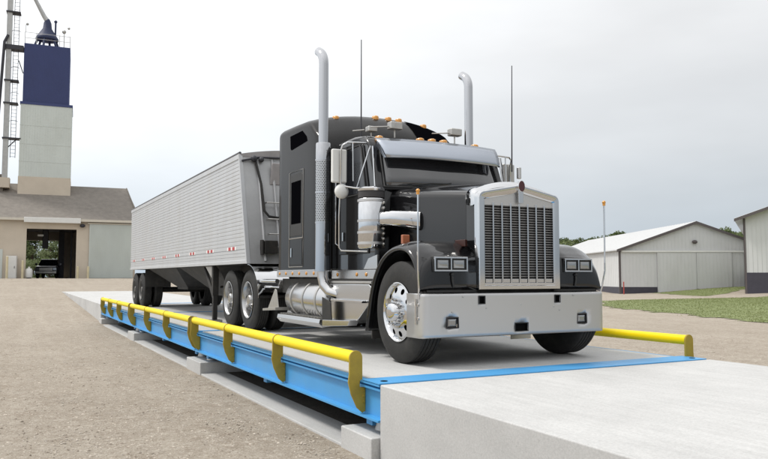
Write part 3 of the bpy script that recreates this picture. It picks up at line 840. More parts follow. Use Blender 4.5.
# door
for mirrored in (False, True):
    mm = (lambda q: q.mirror(XC)) if mirrored else (lambda q: q)
    door = put(mm(MB().prism([(2.42, 1.22), (2.40, 1.95), (2.57, 2.60), (2.66, 2.67), (3.30, 2.67), (3.34, 2.62), (3.34, 1.22)], 'x', 1.086, 1.108)), 'door', 'black_paint', bevel=0.008)
    put(mm(MB().prism([(2.50, 2.0), (2.635, 2.56), (2.68, 2.605), (3.22, 2.605), (3.26, 2.57), (3.26, 2.0)], 'x', 1.079, 1.09)), 'door_window', 'glass', door, bevel=0.003)
    put(mm(MB().tube([(1.081, 2.485, 1.985), (1.081, 2.625, 2.57), (1.081, 2.68, 2.618), (1.081, 3.225, 2.618), (1.081, 3.275, 2.575), (1.081, 3.275, 1.985), (1.081, 2.485, 1.985)], 0.010, 6)), 'window_seal', 'black_satin', door)
    put(mm(MB().box(1.060, 1.085, 3.15, 3.175, 1.40, 1.52)), 'door_handle', 'chrome', door, bevel=0.006)
    # grab rail
    put(mm(MB().tube([(1.10, 3.37, 1.35), (1.055, 3.37, 1.38), (1.055, 3.37, 2.35), (1.10, 3.37, 2.38)], 0.013, 8)), 'grab_handle', 'chrome', cab)
    # kick panel with amber lights
    kp = put(mm(MB().box(1.02, 1.10, 2.10, 3.42, 0.90, 1.015)), 'cab_skirt', 'aluminium', bevel=0.006)
    for yy in (2.35, 2.62, 3.22):
        put(mm(MB().sphere((1.018, yy, 0.958), 0.026, 12, 8, (0.5, 1, 1))), 'skirt_light', 'amber', kp)
    put(mm(MB().prism([(2.12, 1.02), (2.50, 1.02), (2.36, 1.16), (2.12, 1.20)], 'x', 1.05, 1.085)), 'step_panel', 'aluminium', kp, bevel=0.008)

# sleeper
def rrect(x0, x1, y0, y1, rf, rb, z, slope=0.03, n=7):
    pts = []
    def corner(cx, cy, r, a0):
        for k in range(n):
            t = R(a0 + 90 * k / (n - 1)); pts.append((cx + r * math.cos(t), cy + r * math.sin(t)))
    corner(x0 + rf, y0 + rf, rf, 180); corner(x1 - rf, y0 + rf, rf, 270); corner(x1 - rb, y1 - rb, rb, 0); corner(x0 + rb, y1 - rb, rb, 90)
    return [(x, y, z + (slope * (y - 3.47) if z > 2 else 0)) for x, y in pts]
SX0 = 0.925
def sl_ring(y, ins, zs, zc, r=0.10):
    x0 = SX0 + ins; pts = [(x0, y, 1.035), (x0, y, 1.6), (x0, y, 2.2)]
    for k in range(6):
        t = R(180 - 13.5 * k); pts.append((x0 + r + r * math.cos(t), y, zs - r + r * math.sin(t)))
    xa, za = pts[-1][0], pts[-1][2]
    for k in range(1, 9):
        u = k / 8; pts.append((lerp(xa, XC, u), y, za + (zc - za) * (1 - (1 - u) ** 2.5)))
    return pts + [(2 * XC - p[0], p[1], p[2]) for p in reversed(pts[:-1])]
SLP = [(3.46, .24, 2.58, 2.68), (3.475, .16, 2.66, 2.78), (3.53, .075, 2.76, 2.90), (3.62, .025, 2.86, 3.02), (3.74, .005, 2.965, 3.13), (3.87, 0, 3.055, 3.235), (3.97, 0, 3.14, 3.30), (4.06, 0, 3.19, 3.345), (4.2, 0, 3.225, 3.37), (4.7, 0, 3.25, 3.38), (5.2, 0, 3.265, 3.38), (5.31, 0.003, 3.258, 3.37), (5.35, 0.012, 3.24, 3.345), (5.365, 0.035, 3.21, 3.30)]
slp = put(MB().loft([sl_ring(*q) for q in SLP]), 'sleeper', 'black_paint', smooth=50)
# front-upper windows of the sleeper and chrome panel line
for mirrored in (False, True):
    mm = (lambda q: q.mirror(XC)) if mirrored else (lambda q: q)
    s = SX0
    put(mm(MB().prism([(4.84, 3.10), (4.30, 3.10), (4.12, 2.98), (4.08, 2.89), (4.76, 2.85), (4.82, 2.88)], 'x', s - 0.004, s + 0.05)), 'vent_window', 'dark_glass', slp, bevel=0.02)
    sw = put(mm(MB().prism([(4.80, 1.535), (4.80, 2.44), (4.76, 2.48), (4.33, 2.48), (4.28, 2.44), (4.28, 1.535)], 'x', s - 0.006, s + 0.05)), 'side_window_frame', 'black_satin', slp, bevel=0.006)
    put(mm(MB().prism([(4.74, 1.72), (4.74, 2.36), (4.34, 2.36), (4.34, 1.72)], 'x', s - 0.010, s + 0.03)), 'side_window', 'dark_glass', slp, bevel=0.003)
    put(mm(MB().prism([(4.80, 1.10), (4.80, 1.49), (4.28, 1.49), (4.28, 1.10)], 'x', s - 0.007, s + 0.03)), 'locker_door', 'black_paint', slp, bevel=0.008)
    put(mm(MB().box(s - 0.02, s - 0.006, 4.70, 4.73, 1.22, 1.36)), 'locker_handle', 'chrome', slp, bevel=0.004)
    tl = MB()
    for (ya, za, yb, zb) in ((4.83, 1.50, 4.25, 2.515), (4.83, 1.075, 4.25, 1.505)):
        tl.tube([(s - .004, ya, za), (s - .004, ya, zb), (s - .004, yb, zb), (s - .004, yb, za), (s - .004, ya, za)], 0.006, 5)
    put(mm(tl), 'window_trim', 'dull_aluminium', slp)
    sk = put(mm(MB().box(s - 0.012, s + 0.04, 3.62, 5.36, 0.925, 1.033)), 'sleeper_skirt', 'aluminium', bevel=0.006)
    for k in range(6):
        yy = 3.80 + 0.285 * k
        put(mm(MB().sphere((s - 0.012, yy, 0.978), 0.027, 12, 8, (0.5, 1, 1))), 'skirt_light', 'amber', sk)
# dark upper glass let into the raked front of the sleeper
rows = []
for q in SLP[3:8]:
    rg = sl_ring(*q); n_ = len(rg); row = []
    for p in rg[n_ // 2 + 3: n_ - 5]:
        row.append((p[0] + 0.004, p[1] - 0.008, p[2] + 0.006))
    rows.append(row)
gl = MB().loft(rows, closed=False)
put(gl, 'upper_window', 'dark_glass', slp, smooth=50)
rows = [[(p[0], p[1] - 0.006, p[2] + 0.005) for p in sl_ring(*q)[8:10]] for q in SLP[3:8]]
# roof marker lights
def cab_light(x, y, z, parent, s=0.82):
    b = put(MB().loft([[(x + math.cos(t) * rx * s, y + math.sin(t) * ry * s, z + h * s) for t in [2 * math.pi * k / 16 for k in range(16)]] for rx, ry, h in ((.062, .085, -.05), (.062, .085, .005), (.056, .075, .022), (.035, .05, .032))], caps=True), 'roof_light', 'amber', parent, smooth=50)
    return b
for x, y, z in ((1.27, 2.50, 2.70), (1.84, 2.44, 2.71), (2.02, 2.44, 2.715), (2.20, 2.44, 2.715), (2.72, 2.47, 2.705)):
    cab_light(x, y, z, cab)
for x, y, z in ((1.35, 4.06, 3.275), (1.99, 4.03, 3.338), (2.21, 4.03, 3.338), (2.39, 4.03, 3.333), (2.83, 4.03, 3.285)):
    cab_light(x, y, z, slp)
# air horns / flood lamps on the cab roof
for x, y, s in ((1.50, 2.50, 1.0), (2.42, 2.50, 1.0), (1.27, 2.72, 0.75)):
    z = 2.875 if s == 1 else 2.85
    h = MB().box(x - 0.088 * s, x + 0.088 * s, y - 0.06, y + 0.05, z - 0.05 * s, z + 0.05 * s)
    ho = put(h, 'air_horn', 'dull_aluminium', cab, bevel=0.015)
    put(MB().tube([(x - 0.09, y + 0.02, z - 0.01), (x - 0.32 * s, y + 0.06, z - 0.03)], 0.009, 8).cyl((x, y, z - 0.04), (x, y, z - 0.15), 0.010, None, 8), 'horn_bracket', 'dull_aluminium', cab)

# exhaust stacks
for xx, yy in ((0.858, 3.345), (3.285, 3.43)):
    st = put(MB().lathe([(1.0, 0.07), (1.0, 0.104), (1.66, 0.104)], (xx, yy, 0), 'z', 28), 'exhaust_guard', 'stack_chrome', smooth=40)
    put(MB().lathe([(2.50, 0.104), (2.72, 0.104), (2.735, 0.098), (2.74, 0.06)], (xx, yy, 0), 'z', 28), 'guard_cap', 'stack_chrome', st, smooth=40)
    sh = MB().lathe([(1.66 - 2.05, 0.103), (2.50 - 2.05, 0.103)], (0, 0, 0), 'z', 32)
    so_ = sh.build('heat_shield', 'perforated', st, off=(0, 0, 0)); so_.location = Vector((xx, yy, 2.05)) - OFF
    for zz in (1.02, 1.655, 2.06, 2.50):
        bands = MB().lathe([(zz - .012, 0.104), (zz - .012, 0.110), (zz + .012, 0.110), (zz + .012, 0.104)], (xx, yy, 0), 'z', 28)
        put(bands, 'guard_band', 'stack_chrome', st)
    path = [(xx, yy, 2.70), (xx, yy, 3.82)]
    rad = [0.067, 0.067]
    for k in range(1, 9):
        t = R(58 * k / 8); path.append((xx, yy + 0.22 * (1 - math.cos(t)), 3.82 + 0.22 * math.sin(t))); rad.append(0.067)
    path.append((xx, yy + 0.17, 4.045)); rad.append(0.066)
    put(MB().tube(path, rad, 24, caps=False), 'exhaust_pipe', 'stack_chrome', st, smooth=60)
    put(MB().tube([path[-3], path[-2]], 0.052, 16), 'pipe_mouth', 'hole_black', st)
    s = 1 if xx < XC else -1
    put(MB().tube([(xx, yy, 1.02), (xx, yy, 0.92), (xx + .01 * s, yy - 0.03, 0.82), (xx + .05 * s, yy - 0.13, 0.73), (xx + .14 * s, yy - 0.28, 0.68), (xx + .3 * s, yy - 0.36, 0.66)], 0.072, 18), 'exhaust_elbow', 'aluminium', st, smooth=60)

# air cleaners
for mirrored in (False, True):
    mm = (lambda q: q.mirror(XC)) if mirrored else (lambda q: q)
    cx, cy = 0.995, 2.16
    ac = put(mm(MB().lathe([(1.27, 0.02), (1.27, 0.155), (1.285, 0.165), (1.86, 0.165), (1.875, 0.155), (1.88, 0.14)], (cx, cy, 0), 'z', 36)), 'air_cleaner', 'chrome', smooth=40)
    put(mm(MB().lathe([(1.88, 0.14), (1.88, 0.162), (1.955, 0.162), (1.96, 0.14)], (cx, cy, 0), 'z', 36)), 'cleaner_screen', 'grille_dark', ac, smooth=40)
    put(mm(MB().lathe([(1.96, 0.12), (1.96, 0.168), (1.985, 0.172), (2.005, 0.15), (2.02, 0.08), (2.022, 0.001)], (cx, cy, 0), 'z', 36)), 'cleaner_lid', 'chrome', ac, smooth=40)
    for zz in (1.33, 1.46, 1.60, 1.845):
        bd = MB().lathe([(zz - .014, .164), (zz - .014, .1715), (zz + .014, .1715), (zz + .014, .164)], (cx, cy, 0), 'z', 36)
        put(mm(bd), 'cleaner_band', 'bumper_steel', ac)
    bts = MB()
    for k in range(9):
        zz = 1.32 + 0.062 * k
        a = R(-58); bts.sphere((cx + 0.172 * math.cos(a), cy + 0.172 * math.sin(a), zz), 0.02, 8, 6)
    put(mm(bts), 'cleaner_light', 'dull_aluminium', ac)
    # intake elbow into the hood
    rg = []
    for k, (x, y, w, h, zc) in enumerate(((1.06, 2.02, 0.085, 0.13, 1.62), (1.14, 1.88, 0.085, 0.15, 1.62), (1.27, 1.78, 0.08, 0.17, 1.60), (1.42, 1.70, 0.07, 0.18, 1.58))):
        d = Vector((0.75, -0.66, 0)); p = Vector((d.y, -d.x, 0))
        ring = []
        for i in range(20):
            t = 2 * math.pi * i / 20; ct, stt = math.cos(t), math.sin(t)
            ex = abs(ct) ** .6 * (1 if ct > 0 else -1); ez = abs(stt) ** .6 * (1 if stt > 0 else -1)
            ring.append((x + p.x * ex * w, y + p.y * ex * w, zc + ez * h * (0.62 if zc else 1)))
        rg.append(ring)
    put(mm(MB().loft(rg)), 'intake_elbow', 'chrome', ac, smooth=50)
    put(mm(MB().box(1.04, 1.12, 2.10, 2.22, 1.4, 1.8)), 'cleaner_bracket', 'black_satin', ac)

# mirrors
for mirrored in (False, True):
    mm = (lambda q: q.mirror(XC)) if mirrored else (lambda q: q)
    arm = put(mm(MB().tube([(1.10, 2.52, 2.62), (0.98, 2.50, 2.615), (0.83, 2.50, 2.605), (0.775, 2.52, 2.57), (0.765, 2.56, 2.50), (0.765, 2.57, 2.10), (0.79, 2.56, 2.06), (0.92, 2.45, 2.03), (1.09, 2.30, 2.02)], 0.0125, 8)), 'mirror_arm', 'chrome', smooth=60)
    put(mm(MB().tube([(0.93, 2.44, 2.035), (1.08, 2.36, 2.56)], 0.009, 6)), 'mirror_brace', 'chrome', arm)
    put(mm(MB().tube([(1.11, 2.36, 2.56), (1.095, 2.26, 2.02)], 0.009, 6)), 'mirror_brace', 'chrome', arm)
    put(mm(MB().tube([(0.90, 2.49, 2.61), (0.90, 2.48, 2.12)], 0.008, 6)), 'mirror_brace', 'chrome', arm)
    put(mm(MB().box(0.665, 0.865, 2.585, 2.645, 2.105, 2.53)), 'mirror_head', 'white_plain' if not mirrored else 'dull_aluminium', arm, bevel=0.018, bseg=3)
    put(mm(MB().box(0.68, 0.85, 2.6451, 2.65, 2.12, 2.515)), 'mirror_glass', 'chrome', arm)
    put(mm(MB().sphere((0.785, 2.575, 1.995), 0.094, 18, 12, (1, .6, 1))), 'convex_mirror', 'white_plain', arm, smooth=80)
    put(mm(MB().tube([(0.785, 2.62, 1.95), (0.79, 2.66, 1.7), (0.80, 2.68, 1.30), (0.82, 2.66, 1.258), (1.09, 2.46, 1.245)], 0.011, 8)), 'mirror_support', 'chrome', arm, smooth=60)
# antennas
put(MB().tube([(1.25, 2.98, 2.74), (1.25, 2.98, 4.12)], [0.010, 0.006], 6), 'antenna', 'dark_steel')
put(MB().tube([(3.355, 2.47, 2.40), (3.375, 2.47, 3.92)], [0.010, 0.006], 6), 'antenna', 'dark_steel')
# far-side mirror can seen over the hood
put(MB().cyl((3.44, 2.42, 2.30), (3.44, 2.42, 2.46), 0.032, None, 14), 'mirror_light', 'bumper_steel', bevel=0.008)

# fuel tanks, steps, boxes
for mirrored in (False, True):
    mm = (lambda q: q.mirror(XC)) if mirrored else (lambda q: q)
    cx, cz, r = 1.115, 0.605, 0.262
    tk = put(mm(MB().lathe([(3.33, 0.001), (3.315, 0.12), (3.325, 0.22), (3.35, 0.252), (3.38, r), (4.80, r), (4.835, 0.25), (4.855, 0.20), (4.86, 0.001)], (cx, 0, cz), 'y', 40)), 'fuel_tank', 'aluminium', smooth=40)
    for yy in (3.62, 4.10, 4.58):
        put(mm(MB().lathe([(yy - .028, r), (yy - .028, r + .008), (yy + .028, r + .008), (yy + .028, r)], (cx, 0, cz), 'y', 40)), 'tank_strap', 'dull_aluminium', tk)
    stp = put(mm(MB().prism([(0.80, 0.305), (0.815, 0.365), (0.98, 0.375), (0.98, 0.26), (0.86, 0.245)], 'y', 3.34, 5.02)), 'tank_step', 'aluminium', bevel=0.008)
    tread = MB()
    for k in range(14): tread.box(0.825, 0.97, 3.42 + k * 0.112, 3.47 + k * 0.112, 0.376, 0.382)
    put(mm(tread), 'step_tread', 'dull_aluminium', stp)
    # battery / tool box with steps below the cab door
    bx = put(mm(MB().prism([(3.24, 0.84), (2.10, 0.84), (2.02, 0.80), (2.02, 0.66), (2.42, 0.385), (3.24, 0.30)], 'x', 0.93, 1.5)), 'step_box', 'aluminium', bevel=0.012)
    put(mm(MB().prism([(3.22, 0.365), (2.36, 0.40), (2.42, 0.33), (3.22, 0.275)], 'x', 0.80, 0.93)), 'lower_step', 'aluminium', bx, bevel=0.008)
    put(mm(MB().box(0.845, 0.93, 2.12, 3.05, 0.615, 0.645)), 'upper_step', 'aluminium', bx, bevel=0.006)
    put(mm(MB().box(0.93, 1.06, 2.04, 3.24, 0.845, 0.875)), 'top_step', 'dull_aluminium', bx, bevel=0.006)
    put(mm(MB().prism([(3.30, 0.36), (2.98, 0.36), (3.02, 0.60), (3.30, 0.66)], 'x', 0.83, 0.845)), 'step_bracket', 'chassis', bx, bevel=0.004)
    put(mm(MB().prism([(5.60, 0.40), (5.06, 0.44), (5.16, 0.72), (5.24, 0.74)], 'x', 0.84, 0.855)), 'step_bracket', 'dull_aluminium', bx, bevel=0.004)
    put(mm(MB().prism([(5.66, 0.385), (5.04, 0.42), (5.04, 0.46), (5.66, 0.42)], 'x', 0.78, 1.3)), 'rear_step', 'dull_aluminium', bx, bevel=0.004)
    put(mm(MB().box(0.99, 1.60, 2.0, 5.3, 0.68, 0.90)), 'underfloor', 'chassis')
    # chrome tubes behind the sleeper
    put(mm(MB().tube([(0.90, 5.30, 0.86), (0.90, 6.10, 0.86)], 0.035, 12)), 'side_tube', 'chrome')
    put(mm(MB().tube([(0.95, 5.30, 0.76), (0.95, 6.05, 0.76)], 0.022, 10)), 'side_tube', 'chrome')
    # quarter fender arcs over the front drive wheel
    ar = []
    for k in range(13):
        t = R(175 - 86 * k / 12)
        yy, zz = 6.68 - 0.62 * math.cos(R(180) - t) , 0.53 + 0.62 * math.sin(t)
        ar.append([(0.835, yy, zz), (1.42, yy, zz), (1.42, yy + 0.012 * math.cos(t), zz - 0.012), (0.835, yy + 0.012 * math.cos(t), zz - 0.012)])
    put(mm(MB().loft(ar)), 'quarter_fender', 'chrome', smooth=40)
# lines between tractor and trailer
for k, c in enumerate((2.3, 2.42, 2.5)):
    put(MB().tube([(c, 5.36, 1.75), (c + .02, 5.7, 1.45), (c - .02, 6.2, 1.4), (c, 6.7, 1.7 + .08 * k)], 0.016, 8), 'air_hose', 'chassis')

# wheels
def hole_ring(m, ra, aa, rb, ab, nh, rh, seg=8):
    """annulus from (ra,aa) to (rb,ab) round the x axis with nh round hand holes"""
    def P(r, t, a=None):
        if a is None: a = aa + (ab - aa) * (r - ra) / (rb - ra)
        return (a, r * math.cos(t), r * math.sin(t))
    dth = 2 * math.pi / nh; rm = (ra + rb) / 2
    for k in range(nh):
        t0 = k * dth
        outer = []
        for (r, f_) in ((ra, 0), (ra, .25), (ra, .5), (ra, .75), (ra, 1), (rm, 1), (rb, 1), (rb, .75), (rb, .5), (rb, .25), (rb, 0), (rm, 0)):
            outer.append((r, t0 + f_ * dth))
        tc_ = t0 + dth / 2
        O = [P(r, t) for r, t in outer]; I = []; I2 = []
        for r, t in outer:
            u, w = (t - tc_) * rm, r - rm; L_ = math.hypot(u, w); u *= rh / L_; w *= rh / L_
            p = P(rm + w, tc_ + u / rm); I.append(p); I2.append((p[0] + 0.022, p[1], p[2]))
        n_ = len(O); m.add(O + I + I2, [(i, (i + 1) % n_, n_ + (i + 1) % n_, n_ + i) for i in range(n_)] + [(n_ + i, n_ + (i + 1) % n_, 2 * n_ + (i + 1) % n_, 2 * n_ + i) for i in range(n_)])
def tyre_mesh(r, w, x0=0.0):
    rim = 0.312
    p = [(x0 + 0.03, rim - .004), (x0 + 0.012, rim + 0.012), (x0 + 0.004, rim + .05), (x0 + 0.0, rim + 0.11), (x0 + 0.006, r - 0.085), (x0 + 0.018, r - 0.045), (x0 + 0.030, r - 0.014), (x0 + 0.042, r - 0.003)]
    g = 5
    wt = w - 0.084
    for k in range(g):
        a = x0 + 0.042 + wt * k / g; b = x0 + 0.042 + wt * (k + 1) / g
        p += [(a + 0.004, r), (b - 0.006, r)]
        if k < g - 1: p += [(b - 0.004, r - 0.014), (b + 0.002, r - 0.014)]
    p += [(2 * x0 + w - a, rr) for a, rr in reversed(p[:8])]
    return MB().lathe(p, n=56)
tyre_front = None
WH = {}
def wheel(parent, base, loc, kind, right):
    """wheel empty with tyre(s), rim, hub, nuts; outer face looks towards -x, turned round for the far side"""
    e = bpy.data.objects.new('wheel', None); COL.objects.link(e); e.parent = parent
    e.location = Vector(loc) - Vector(base); e.rotation_euler = (random.uniform(0, 6.28), 0, 0)
    if right: e.rotation_euler = (random.uniform(0, 6.28), 0, math.pi)
    if kind in WH:
        for o in WH[kind]:
            c = o.copy(); COL.objects.link(c); c.parent = e
        return e
    L = []
    r, w = (0.548, 0.30) if kind == 'steer' else (0.525, 0.27)
    L.append(tyre_mesh(r, w).build('tyre', 'rubber', e, off=(0, 0, 0), smooth=30))
    rim = MB()
    if kind == 'steer':
        rim.lathe([(0.06, 0.300), (0.012, 0.318), (-0.002, 0.322), (-0.006, 0.315), (0.0, 0.305), (0.030, 0.292)], n=48)
        hole_ring(rim, 0.292, 0.030, 0.185, -0.004, 10, 0.033)
        rim.lathe([(-0.004, 0.185), (-0.008, 0.16), (-0.008, 0.112), (-0.03, 0.105), (-0.085, 0.098), (-0.098, 0.085), (-0.104, 0.05), (-0.104, 0.001)], n=40)
        nz, rn = -0.008, 0.138
    else:
        m_ = 'aluminium'
        rim.lathe([(0.06, 0.300), (0.012, 0.316), (-0.002, 0.320), (-0.006, 0.312), (0.0, 0.303), (0.05, 0.285), (0.13, 0.278)], n=48)
        hole_ring(rim, 0.278, 0.13, 0.175, 0.155, 10, 0.030)
        rim.lathe([(0.155, 0.175), (0.155, 0.12), (0.14, 0.10), (0.03, 0.092), (0.015, 0.08), (0.012, 0.001)], n=40)
        nz, rn = 0.150, 0.138
    L.append(rim.build('rim', {'steer': 'chrome', 'drive': 'wheel_alloy', 'trailer': 'wheel_shaded'}[kind], e, off=(0, 0, 0), smooth=40))
    nuts = MB()
    for k in range(10):
        t = 2 * math.pi * (k + .5) / 10; c = (rn * math.cos(t), rn * math.sin(t))
        nuts.cyl((nz + .004, *c), (nz - 0.028, *c), 0.017, 0.017, 6).cyl((nz - 0.028, *c), (nz - 0.055, *c), 0.013, 0.009, 8)
    L.append(nuts.build('lug_nut', {'steer': 'chrome', 'drive': 'wheel_alloy', 'trailer': 'wheel_shaded'}[kind], e, off=(0, 0, 0), smooth=30, kind='stuff'))
    L.append(MB().cyl((0.19, 0, 0), (0.25, 0, 0), 0.30, None, 24).build('brake_drum', 'chassis', e, off=(0, 0, 0)))
    if kind != 'steer':
        L.append(tyre_mesh(r, w, 0.325).build('inner_tyre', 'rubber', e, off=(0, 0, 0), smooth=30))
    WH[kind] = L
    return e
for right in (False, True):
    sx = (lambda x: 2 * XC - x) if right else (lambda x: x)
    wheel(tr, OFF, (sx(0.862), 1.265, 0.549), 'steer', right)
    for y in (6.68, 7.90): wheel(tr, OFF, (sx(0.838), y, 0.526), 'drive', right)

# ------------------------------------------------------------------ trailer
tl = thing('grain_trailer', 'light grey ribbed hopper-bottom grain trailer coupled behind the black truck', 'trailer', (XC, 13.0, 0))
OFT = Vector((XC, 13.0, 0))
def tput(m, name, mt, parent=None, **kw): return m.build(name, mt, parent or tl, off=OFT, **kw)
TX0, TX1 = 0.775, 2 * XC - 0.775
TY1 = 19.75
def ny(z): return 6.50 + (z - 1.155) * 0.285
def side():
    prof = [(0.0, 1.155), (-0.012, 1.16), (-0.012, 1.215), (0.0, 1.22)]
    z = 1.22
    for k in range(3):
        prof += [(0.004, z + .004), (0.004, z + 0.056), (0.012, z + 0.060)]; z += 0.062
    prof += [(0.012, z + .006), (0.0, z + 0.010), (0.0, 1.475)]
    z = 1.475; h = (3.05 - z) / 22
    for k in range(22):
        prof += [(0.006, z + 0.002), (0.006, z + 0.012), (0.0005, z + 0.018), (-0.001, z + h * 0.6), (0.0, z + h - 0.001)]; z += h
    prof += [(0.0, 3.055), (-0.016, 3.06), (-0.016, 3.145), (0.03, 3.15)]
    rings = []
    for k in range(9):
        t = k / 8
        rings.append([(TX0 + x, lerp(ny(zz), TY1, t), zz) for x, zz in prof])
    return MB().loft(rings, closed=False)
s0 = side()
a = tput(s0, 'side_panel', 'trailer_white', smooth=25); b = tput(s0.mirror(XC), 'side_panel', 'trailer_white', smooth=25)
for s, pn in ((1, a), (-1, b)):
    def X_(x): return XC + (x - XC) * s
    for yy in (8.5, 10.1, 11.7, 13.3, 14.9, 16.5, 18.1):
        sm = MB(); 
        for k in range(18): sm.cyl((X_(TX0 - 0.004), yy, 1.50 + k * 0.088), (X_(TX0 + 0.01), yy, 1.50 + k * 0.088), 0.007, None, 6)
        tput(sm, 'rivet_row', 'dull_aluminium', pn)
    # retro-reflective tape
    for yy in (19.0, 17.25, 15.55, 13.95, 12.3, 10.7, 9.1, 7.5):
        tp = tput(MB().box(min(X_(TX0 - .003), X_(TX0 + .004)), max(X_(TX0 - .003), X_(TX0 + .004)), yy - 0.30, yy + 0.30, 1.412, 1.473), 'reflective_tape', 'tape_white', pn)
        for d in (-0.13, 0.13):
            tput(MB().box(min(X_(TX0 - .006), X_(TX0 - .002)), max(X_(TX0 - .006), X_(TX0 - .002)), yy + d - 0.075, yy + d + 0.075, 1.413, 1.472), 'red_stripe', 'tape_red', pn)
    # corner post at the nose
    cp = MB(); cp.add([(X_(TX0 - .014), ny(1.155) - .01, 1.155), (X_(TX0 - .014), ny(1.155) + 0.05, 1.155), (X_(TX0 - .014), ny(3.15) + 0.05, 3.15), (X_(TX0 - .014), ny(3.15) - .01, 3.15),
                       (X_(TX0 + .05), ny(1.155) - .01, 1.155), (X_(TX0 + .05), ny(1.155) + 0.05, 1.155), (X_(TX0 + .05), ny(3.15) + 0.05, 3.15), (X_(TX0 + .05), ny(3.15) - .01, 3.15)],
                      [(0, 1, 2, 3), (7, 6, 5, 4), (0, 3, 7, 4), (1, 5, 6, 2), (2, 6, 7, 3), (0, 4, 5, 1)])
    tput(cp, 'corner_post', 'trailer_white')
    tput(MB().tube([(X_(TX0 + .01), ny(3.15) + .0, 3.165), (X_(TX0 + .01), TY1, 3.165)], 0.028, 10), 'tarp_rail', 'tarp')
# nose
nm = MB(); nm.add([(TX0 + .01, ny(1.155), 1.155), (TX1 - .01, ny(1.155), 1.155), (TX1 - .01, ny(3.15), 3.15), (TX0 + .01, ny(3.15), 3.15),
                   (TX0 + .01, ny(1.155) + .05, 1.155), (TX1 - .01, ny(1.155) + .05, 1.155), (TX1 - .01, ny(3.15) + .05, 3.15), (TX0 + .01, ny(3.15) + .05, 3.15)],
                  [(0, 1, 2, 3), (7, 6, 5, 4), (0, 4, 5, 1), (1, 5, 6, 2), (2, 6, 7, 3), (3, 7, 4, 0)])
nose = tput(nm, 'nose_panel', 'trailer_nose')
def npt(x, z, d=0.0): return (x, ny(z) - d, z)
for x in (1.10, 1.38, 1.66, 1.95, 2.2, 2.5, 2.8, 3.1):
    tput(MB().tube([npt(x, 1.2, .012), npt(x, 3.1, .012)], 0.026, 6), 'nose_rib', 'trailer_nose', nose)
tput(MB().tube([npt(1.05, 3.05, .03), npt(1.12, 2.6, .05), npt(1.14, 2.1, .05), npt(1.22, 2.0, .05), npt(1.5, 1.97, .05), npt(1.9, 1.97, .05)], 0.024, 8), 'air_line', 'chassis', nose)
tput(MB().tube([npt(0.80, 3.02, .03), npt(1.0, 3.07, .05), npt(1.1, 3.10, .05), npt(1.6, 3.12, .05)], 0.018, 8), 'tarp_crank', 'dark_steel', nose)
tput(MB().sphere(npt(1.02, 3.07, .06), 0.06, 10, 8).sphere(npt(1.16, 3.06, .06), 0.05, 10, 8), 'crank_joint', 'dark_steel', nose)
for z in (1.45, 1.68, 1.95, 2.25):
    tput(MB().tube([npt(1.18, z, 0.02), npt(1.18, z, .10), npt(1.62, z, .10), npt(1.62, z, 0.02)], 0.013, 6), 'nose_step', 'dull_aluminium', nose)
tput(MB().box(1.06, 1.30, ny(1.45) - 0.17, ny(1.45) - 0.01, 1.335, 1.56), 'control_box', 'chassis', nose, bevel=0.012)
tput(MB().box(1.02, 1.045, ny(1.45) - 0.15, ny(1.45) - 0.01, 1.31, 1.57), 'box_bracket', 'chassis', nose)
tput(MB().prism([(1.30, 2.6), (1.75, 2.6), (1.72, 3.0), (1.34, 3.0)], 'y', ny(2.8) - 0.07, ny(2.8) - 0.035), 'nose_plate', 'tarp_light', nose, bevel=0.01)
# bowed roof tarp
rings = []
for yy in (ny(3.15) - 0.02, 8.5, 10, 11.5, 13, 14.5, 16, 17.5, TY1):
    rings.append([(XC + u * 1.30, yy + 0.0, 3.150 + 0.135 * (1 - abs(u) ** 2.2)) for u in [-1 + 2 * k / 16 for k in range(17)]] + [(XC + 1.25, yy, 3.10), (XC - 1.25, yy, 3.10)])
tput(MB().loft(rings), 'roof_tarp', 'tarp_light', smooth=40)
tput(MB().box(TX0 + .01, TX1 - .01, TY1 - 0.06, TY1, 1.16, 3.13), 'tail_panel', 'trailer_white')
tput(MB().box(TX0 + .012, TX1 - .012, ny(1.2) + .06, TY1 - .07, 1.157, 1.20), 'floor', 'chassis')
# hoppers
for y0, y1, z0 in ((8.9, 12.6, 0.50), (13.0, 16.9, 0.58)):
    yb0, yb1 = (y0 + y1) / 2 - 0.75, (y0 + y1) / 2 + 0.55
    m = MB(); m.loft([[(TX0 + .12, y0, 1.155), (TX1 - .12, y0, 1.155), (TX1 - .12, y1, 1.155), (TX0 + .12, y1, 1.155)],
                      [(XC - .62, yb0, z0 + .06), (XC + .62, yb0, z0 + .06), (XC + .62, yb1, z0 + .06), (XC - .62, yb1, z0 + .06)],
                      [(XC - .62, yb0, z0), (XC + .62, yb0, z0), (XC + .62, yb1, z0), (XC - .62, yb1, z0)]])
    tput(m, 'hopper', 'chassis', smooth=15)
both_rail = [tput(MB().box(x, x + .10, 6.9, TY1 - .1, 0.95, 1.155), 'frame_rail', 'chassis') for x in (1.42, 2.64)]
